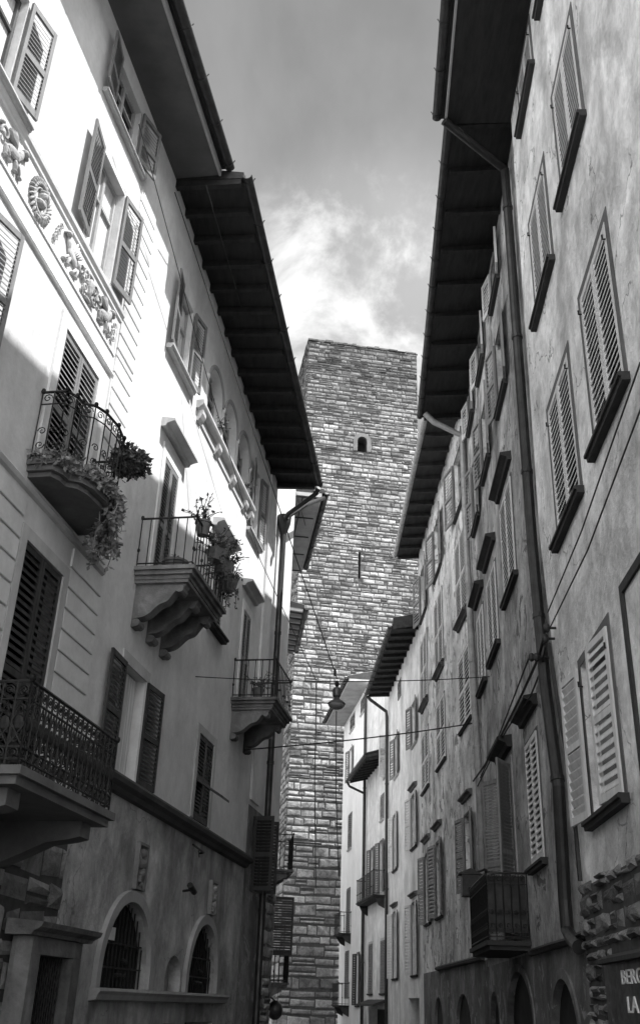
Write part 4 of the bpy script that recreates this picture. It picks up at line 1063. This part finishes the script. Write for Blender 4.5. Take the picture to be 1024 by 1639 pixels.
m = MB(); m.hexa([W.p(0.5, 0.003, 1.75), W.p(5.0, 0.003, 1.75), W.p(5.0, 0.55, 1.6), W.p(0.5, 0.55, 1.6), W.p(0.5, 0.003, 1.87), W.p(5.0, 0.003, 1.87), W.p(5.0, 0.55, 1.68), W.p(0.5, 0.55, 1.68)]); m.build('shop_canopy', 'sill_dark', Y5)
win(Z5, W, 7.0, 8.3, 15.8, 16.6, hZ, 'shutter_grey', 'closed', slm='trim')
win(Z5, W, 10.6, 12.2, 15.8, 16.6, hZ, 'shutter_grey', 'closed', slm='trim')
win(Z5, W, 11.2, 12.3, 13.0, 14.8, hZ, 'shutter_mid', 'open', near=172, far=168, slm='trim')
win(Z5, W, 7.6, 8.5, 1.6, 3.9, hZ, 'shutter_dark', 'open', near=172, far=168)
win(Z5, W, 11.0, 12.2, 9.25, 11.1, hZ, 'shutter_grey', 'closed', slm='trim')
win(Z5, W, 11.1, 12.3, 5.0, 7.2, hZ, 'shutter_grey', 'closed', sl=False)
win(Z5, W, 11.2, 12.4, 1.9, 4.1, hZ, 'shutter_grey', 'closed', sl=False)
wall_mesh(W, 6.1, 14.9, -0.5, 17.2, hZ, 5).build('wall', 'plaster_brighter', Z5)
eave(Z5, W, 5.6, 14.9, 17.0, 17.0, 1.18, 1.22, kind='box', mat='wood_soffit', board='soffit_pale', gut='gutter')
small_balcony(Z5, W, 10.6, 13.0, 0.6, 4.95, 5.95, 'simple', 0.1, 'sill_dark', step=0.16)
small_balcony(Z5, W, 10.8, 13.2, 0.6, 1.6, 2.6, 'simple', 0.1, 'sill_dark', step=0.16)

# ================================================================== THE TOWER
r = ray(494.7, 545); T0 = CAM+r*(60.6/r.y); ztop = T0.z
WT = Wall((T0.x, T0.y), 81.1, 1); WTL = Wall((T0.x, T0.y), -8.9, -1)
T = root('stone_tower', WT.p(4, 0, 0), 'tall square medieval stone tower closing the end of the street', 'tower')
TW = 8.55; TD = 6.7
uw, zw = WT.px(579, 712); us, zs_ = WT.px(575, 905)
hT = [(uw-0.36, uw+0.36, zw-0.62, zw+0.62, 0.8, zw+0.26), (us-0.07, us+0.07, zs_-1.0, zs_+1.0, 0.5)]
zl, zr = ztop, WT.px(664, 568)[1]
wall_mesh(WT, 0, TW, -0.5, ztop-0.05, hT, TD).build('wall', 'mortar', T)
hf = lambda z: 0.50 if z < 10 else (0.36 if z < 20 else 0.29)
wf = lambda z: 0.85 if z < 10 else (0.62 if z < 20 else 0.50)
hb = [(h[0], h[1], h[2], h[3]) for h in hT]
masonry(WT, 0, TW, 0, ztop, hf, wf, holes=hb, proud=0.07, gap=0.028, jit=0.03, rough=0.02, tone=(0.62, 1.25), holes_p=0.004, rnd=random.Random(31)).build('front_masonry', 'tower_stone', T)
masonry(WTL, 0, TD, 0, ztop, hf, wf, proud=0.07, gap=0.028, jit=0.03, rough=0.02, tone=(0.72, 1.2), rnd=random.Random(32)).build('side_masonry', 'tower_stone', T)
m = arch_ring(WT, uw, 0.36, zw+0.26, 0.36, 0.30, 0.0, 0.16, zw-0.62, 14); m.build('window_surround', 'frame_dark', T)
m = MB(); m.box(WT, uw-0.4, uw+0.4, -0.85, -0.8, zw-0.7, zw+0.7); m.build('window', 'inside_dark', T)
m = MB(); rr = random.Random(77); u = -0.08
while u < TW:
    d = rr.uniform(0.3, 0.9); h = rr.uniform(0.04, 0.15)+(0.06 if u < 5.4 else 0)
    m.box(WT, u, min(u+d-0.02, TW+0.06), -rr.uniform(0.5, 0.8), rr.uniform(0.06, 0.14), ztop+0.001, ztop+h, rr.uniform(0.4, 0.8)); u += d
u = 0.8
while u < TD:
    d = rr.uniform(0.3, 0.9); h = rr.uniform(0.04, 0.2)
    m.box(WT, -0.10, 0.5, -(u+d-0.02), -u, ztop+0.001, ztop+h, rr.uniform(0.4, 0.8)); u += d
m.build('coping', 'tower_stone', T)

# ================================================================== PLANTS
rp_ = random.Random(9)
def planter(name, loc, label, group, kind):
    t = root(name, loc, label, 'plant', group); L = Vector(loc)
    pm = MB(); fm = MB()
    if kind == 'pot':
        pm.lathe(tuple(L), [(0.085, 0), (0.12, 0.20), (0.135, 0.20), (0.135, 0.235), (0.11, 0.235)], 14)
        sprigs(fm, L+Vector((0, 0, 0.22)), 16, 0.42, rp_, 7, 0.07)
    elif kind == 'bigpot':
        pm.lathe(tuple(L), [(0.16, 0), (0.19, 0.18), (0.21, 0.18), (0.21, 0.22), (0.17, 0.22)], 16)
        sprigs(fm, L+Vector((0, 0, 0.2)), 8, 0.15, rp_, 5, 0.06)
    elif kind == 'basket':
        pm.lathe(tuple(L), [(0.05, -0.20), (0.14, -0.12), (0.20, 0.0), (0.21, 0.04)], 14)
        foliage(fm, L+Vector((0, 0, 0.03)), (0.27, 0.27, 0.17), 900, 0.075, rp_, droop=0.1)
        foliage(fm, L+Vector((0, 0, -0.06)), (0.22, 0.22, 0.15), 300, 0.07, rp_)
    elif kind == 'small':
        pm.lathe(tuple(L), [(0.07, 0), (0.09, 0.13), (0.10, 0.14)], 10)
        sprigs(fm, L+Vector((0, 0, 0.12)), 14, 0.26, rp_, 8, 0.05)
    elif kind == 'box':
        pm.lathe(tuple(L), [(0.13, 0), (0.17, 0.18), (0.18, 0.2)], 4)
        sprigs(fm, L+Vector((0, 0, 0.18)), 26, 0.45, rp_, 9, 0.075); sprigs(fm, L+Vector((0, 0, 0.16)), 14, 0.4, rp_, 9, 0.07, down=True)
    pm.build('pot', 'terracotta', t); fm.build('foliage', 'leaf', t, raw=True)
    return t
planter('hanging_basket', WL.p(10.42, 0.62, 7.86), 'bushy planter hooked on the far corner of the small curved balcony', None, 'basket')
# trailing flowers round the curved balcony
t = root('trailing_plant', WL.p(9.8, 0.6, 7.05), 'pale leafy creeper trailing over the edge of the small curved balcony', 'plant')
fm = MB()
for (ua, wa), (ub, wb) in zip(rp, rp[1:]):
    L = math.hypot(ub-ua, wb-wa); k = max(1, int(L/0.05))
    for i in range(k):
        q = WL.p(ua+(ub-ua)*i/k, wa+(wb-wa)*i/k+0.03, 7.10)
        foliage(fm, q, (0.08, 0.08, 0.10), 22, 0.075, rp_, droop=0.05)
for u in (9.95, 10.15, 10.3, 10.42, 10.5, 10.6):
    w = 0.66 if u < 10.3 else 0.42
    sprigs(fm, WL.p(u, w, 7.10), 8, 0.62 if u > 10.2 else 0.4, rp_, 22, 0.085, down=True, spread=0.25)
fm.build('foliage', 'leaf_pale', t, raw=True)
planter('flower_pot', WL.p(13.05, 0.86, 8.02), 'clay pot of thin sprigs hung on the rail corner of the middle balcony', 'flower pots on the balconies and sill', 'pot')
planter('flower_pot', WL.p(12.98, 0.5, 7.335), 'wide empty looking clay pot standing on the middle balcony floor', 'flower pots on the balconies and sill', 'bigpot')
planter('flower_pot', WL.p(13.5, 0.98, 7.78), 'leafy plant in a pot hung halfway along the middle balcony rail', 'flower pots on the balconies and sill', 'box')
planter('flower_pot', WL.p(13.95, 0.99, 7.75), 'largest leafy bush hung on the middle balcony rail', 'flower pots on the balconies and sill', 'box')
planter('flower_pot', WL.p(14.35, 0.97, 7.62), 'straggly plant drooping from the far end of the middle balcony rail', 'flower pots on the balconies and sill', 'box')
planter('flower_pot', WL.p(15.9, 0.08, 11.64), 'flowering plant on the loggia sill under the nearest arch', 'flower pots on the balconies and sill', 'small')
planter('flower_pot', WL.p(18.4, 0.08, 11.64), 'flowering plant on the loggia sill under the farthest arch', 'flower pots on the balconies and sill', 'small')
planter('flower_pot', WL.p(18.98, 0.5, 7.125), 'potted plant on the floor of the far bracketed balcony', 'flower pots on the balconies and sill', 'pot')

# ================================================================== FIXTURES, LAMP, CABLES
def cable(name, pts, r, label, sag=0.0, n=16, knobs=(), group=None):
    path = []
    if len(pts) == 2:
        a, b = Vector(pts[0]), Vector(pts[1])
        path = [a.lerp(b, i/n)-Vector((0, 0, sag*4*(i/n)*(1-i/n))) for i in range(n+1)]
    else: path = [Vector(p) for p in pts]
    m = MB(); m.tube(path, r, 5)
    for k in knobs:
        p = path[0].lerp(path[-1], k); m.blob(p, Vector((0.03, 0, 0)), Vector((0, 0.03, 0)), Vector((0, 0, 0.08)), 6, 5)
    return tag(m.build(name, 'cable', None), label, 'cable', group)
a = WL.p(*[WL.px(313, 1083)[0], 0.0, WL.px(313, 1083)[1]]); b = WR2.p(*[WR2.px(783, 1083)[0], 0.0, WR2.px(783, 1083)[1]])
cable('span_wire', (a, b), 0.010, 'thin steel wire strung level across the street carrying the lamp', 0.10)
def on_span(x):
    # point of the span wire seen at image column x
    best = None
    for i in range(401):
        t = i/400; q = a.lerp(b, t)-Vector((0, 0, 0.10*4*t*(1-t))); d = q-CAM
        sx = 512+F_PX*(d@_R)/(d@_F)
        if best is None or abs(sx-x) < best[0]: best = (abs(sx-x), q)
    return best[1]
p1, p2 = on_span(539), on_span(507)
lamp = root('street_lamp', p1, 'bell shaped street lamp with glass bowl hanging over the middle of the street', 'street lamp')
k = 1.0
KL = 0.5
def L3(x, y, z): return p1+Vector((x, y, z))*KL
def LP(pr): return [(r*KL, z*KL) for r, z in pr]
m = MB(); m.tube([L3(0, 0, 0.02), L3(0, 0, -0.25)], 0.025, 8); m.blob(L3(0, 0, -0.10), Vector((0.045, 0, 0)), Vector((0, 0.045, 0)), Vector((0, 0, 0.06)), 8, 6)
m.build('hanger', 'iron', lamp)
m = MB(); m.lathe(tuple(p1), LP([(0.07, -0.24), (0.14, -0.28), (0.17, -0.34), (0.16, -0.58), (0.10, -0.66), (0.12, -0.70), (0.17, -0.74), (0.26, -0.80), (0.34, -0.88), (0.35, -0.91), (0.33, -0.91)]), 20); m.build('housing', 'lamp_metal', lamp)
m = MB(); m.lathe(tuple(p1), LP([(0.32, -0.915), (0.31, -0.98), (0.24, -1.06), (0.12, -1.11), (0.02, -1.12)]), 20); m.build('glass_bowl', 'lamp_glass', lamp, smooth=True)
a1 = WL.p(*[WL.px(281, 300, 0.1)[0], 0.1, min(14.2, WL.px(281, 300, 0.1)[1])])
cable('stay_wire', (a1, p1+Vector((0, 0, 0.05))), 0.010, 'thin stay wire slanting down to the street lamp from the left eaves', 0.05, knobs=(0.985,))
a3 = WL.p(9.6, 0.35, 13.2)
cable('stay_wire', (a3, WL.p(13.9, 0.30, 11.9), WL.p(19.0, 0.35, 10.3), p2), 0.008, 'stay wire along the white house front ending at the knob left of the lamp')
WLs = Wall(WL.pt(0, 0.8), 10, 1)
u, z = WL.px(330, 297, 0.75); a2 = WL.p(u, 0.75, z); u, z = WR5.px(560, 1081, 1.0); b2 = WR5.p(u, 1.0, z)
cable('stay_wire', (a2, b2), 0.010, 'long straight wire running under the left eaves to the last white house', 0.05)
def drop(p, x, y, name, label, extra=()):
    # hangs straight down; end height read at image row y
    q = Vector(p); z = q.z
    for i in range(400):
        z -= 0.04; d = Vector((q.x, q.y, z))-CAM
        if 819.5-F_PX*(d@_U)/(d@_F) > y: break
    cable(name, [(q.x, q.y, q.z-0.02), (q.x+0.03, q.y, (q.z+z)/2), (q.x+0.12, q.y, z)], 0.010, label)
drop(p2, 526, 1420, 'drop_wire', 'loose wire hanging straight down in front of the tower, left one')
drop(p1-Vector((0, 0, 0.57)), 541, 1400, 'drop_wire', 'wire hanging straight down below the street lamp')
u, z = WL.px(390, 1200, 0.05); c1 = WL.p(u, 0.05, z); u, z = WR2.px(756, 1163, 0.1); c2 = WR2.p(min(u, 23.3), 0.1, z)
cable('power_cable', (c1, c2), 0.015, 'thick dark cable crossing the street below the lamp', 0.06)
# cable bundle on the right-hand seam
def onw(Wl, lst, w): 
    out = []
    for x, y in lst:
        u, z = Wl.px(x, y, w); out.append(Wl.p(u, w, z))
    return out
cable('cable_bundle', onw(WR2, [(870, 1020), (862, 1050), (835, 1110), (800, 1180), (775, 1225), (757, 1250)], 0.20), 0.022, 'thick bundle of cables drooping over the stained house front')
cable('cable_bundle', onw(WR2, [(872, 1035), (866, 1070), (848, 1115), (812, 1165), (785, 1215), (762, 1262)], 0.16), 0.015, 'thinner slack cable below the thick bundle on the stained house')
cable('thin_wire', onw(WR2, [(845, 1055), (820, 1120), (795, 1185), (768, 1245)], 0.42), 0.012, 'taut thin wire above the cable bundle on the stained house')
cable('thin_wire', onw(WR1, [(876, 980), (930, 850), (975, 720), (1024, 580)], 0.12), 0.010, 'upper of two thin wires climbing the scraped plaster wall to the right')
cable('thin_wire', onw(WR1, [(880, 1004), (940, 880), (985, 760), (1030, 640)], 0.12), 0.010, 'lower of two thin wires climbing the scraped plaster wall to the right')
t = root('cable_bracket', WR1.p(12.8, 0.1, 6.8), 'iron cable bracket with insulators at the seam of the two right houses', 'bracket')
m = MB()
for (x, y) in ((874, 1005), (872, 1022), (850, 1052), (858, 1052)):
    u, z = WR2.px(x, y, 0.25); c = WR2.p(u, 0.25, z)
    m.blob(c, Vector((0.05, 0, 0)), Vector((0, 0.05, 0)), Vector((0, 0, 0.07)), 8, 6); m.tube([WR2.p(u, 0.0, z), c], 0.018, 6)
    m.build('insulator', 'cable', t); m = MB()
cable('conduit', onw(WR1, [(878, 1030), (890, 1110), (905, 1200), (918, 1300), (928, 1410)], 0.05), 0.028, 'dark conduit running down the corner of the scraped plaster house')
cable('conduit', onw(WR2, [(935, 1492), (905, 1505), (880, 1512), (850, 1522)], 0.12), 0.03, 'ragged cable run along the base of the stained house')
# fixtures on the left ground floor
t = root('security_camera', WL.p(16.6, 0.1, 3.25), 'small security camera on the plaster between the two ground floor arches', 'camera')
m = MB(); m.tube([WL.p(16.6, 0.0, 3.2), WL.p(16.6, 0.14, 3.22)], 0.02, 6); m.tube([WL.p(16.45, 0.16, 3.28), WL.p(16.75, 0.16, 3.20)], 0.05, 8); m.build('camera_body', 'iron', t)
t = root('sign_arm', WL.p(17.5, 0.1, 3.9), 'bare iron bracket arm on the plaster above the second arch', 'bracket')
m = MB(); u, z = WL.px(324, 1366, 0.05); m.tube([WL.p(u, 0.0, z), WL.p(u-0.1, 0.10, z), WL.p(u-1.2, 0.22, z-0.02)], 0.018, 6); m.tube([WL.p(u, 0.0, z-0.06), WL.p(u-0.6, 0.15, z-0.04)], 0.012, 6); m.build('arm', 'iron', t)
u, z = WD.px(440, 1617, 0.55); c = WD.p(u, 0.55, z)
t = root('wall_lamp', c, 'round wall lamp low on the left at the bend of the street', 'lamp')
m = MB(); m.blob(c, Vector((0.22, 0, 0)), Vector((0, 0.22, 0)), Vector((0, 0, 0.24)), 14, 10); m.build('globe', 'lamp_metal', t, smooth=True)
m = MB(); m.tube([WD.p(u, 0.0, z+0.1), WD.p(u, 0.3, z+0.4), c+Vector((0, 0, 0.22))], 0.02, 6); m.build('arm', 'iron', t)
t = root('wall_lantern', WR2.p(20.9, 0.5, 3.1), 'box lantern hung beside the iron balcony of the stained house', 'lamp')
u, z = WR2.px(752, 1418, 0.6); c = WR2.p(u, 0.6, z)
m = MB(); s = 0.17; m.box(WR2, u-s, u+s, 0.6-s, 0.6+s, z-0.2, z+0.2); m.build('housing', 'iron', t)
m = MB(); m.tube([WR2.p(u, 0.0, z+0.15), WR2.p(u, 0.3, z+0.32), WR2.p(u, 0.6, z+0.2)], 0.025, 6); m.mould(WR2, [(0.36, z+0.201), (0.84, z+0.201), (0.6, z+0.32)], u-0.2, u+0.2); m.build('arm', 'iron', t)
GR = {'stay_wire': 'stay wires holding the street lamp', 'thin_wire': 'thin wires on the right-hand fronts', 'cable_bundle': 'slack cables on the stained house',
      'drop_wire': 'wires hanging down in front of the tower', 'conduit': 'cables run along the right-hand walls'}
for o in list(bpy.data.objects):
    k = o.name.split('.')[0]
    if k in GR and o.parent is None: o['group'] = GR[k]
for o in bpy.data.objects:
    if '_base' in o: del o['_base']
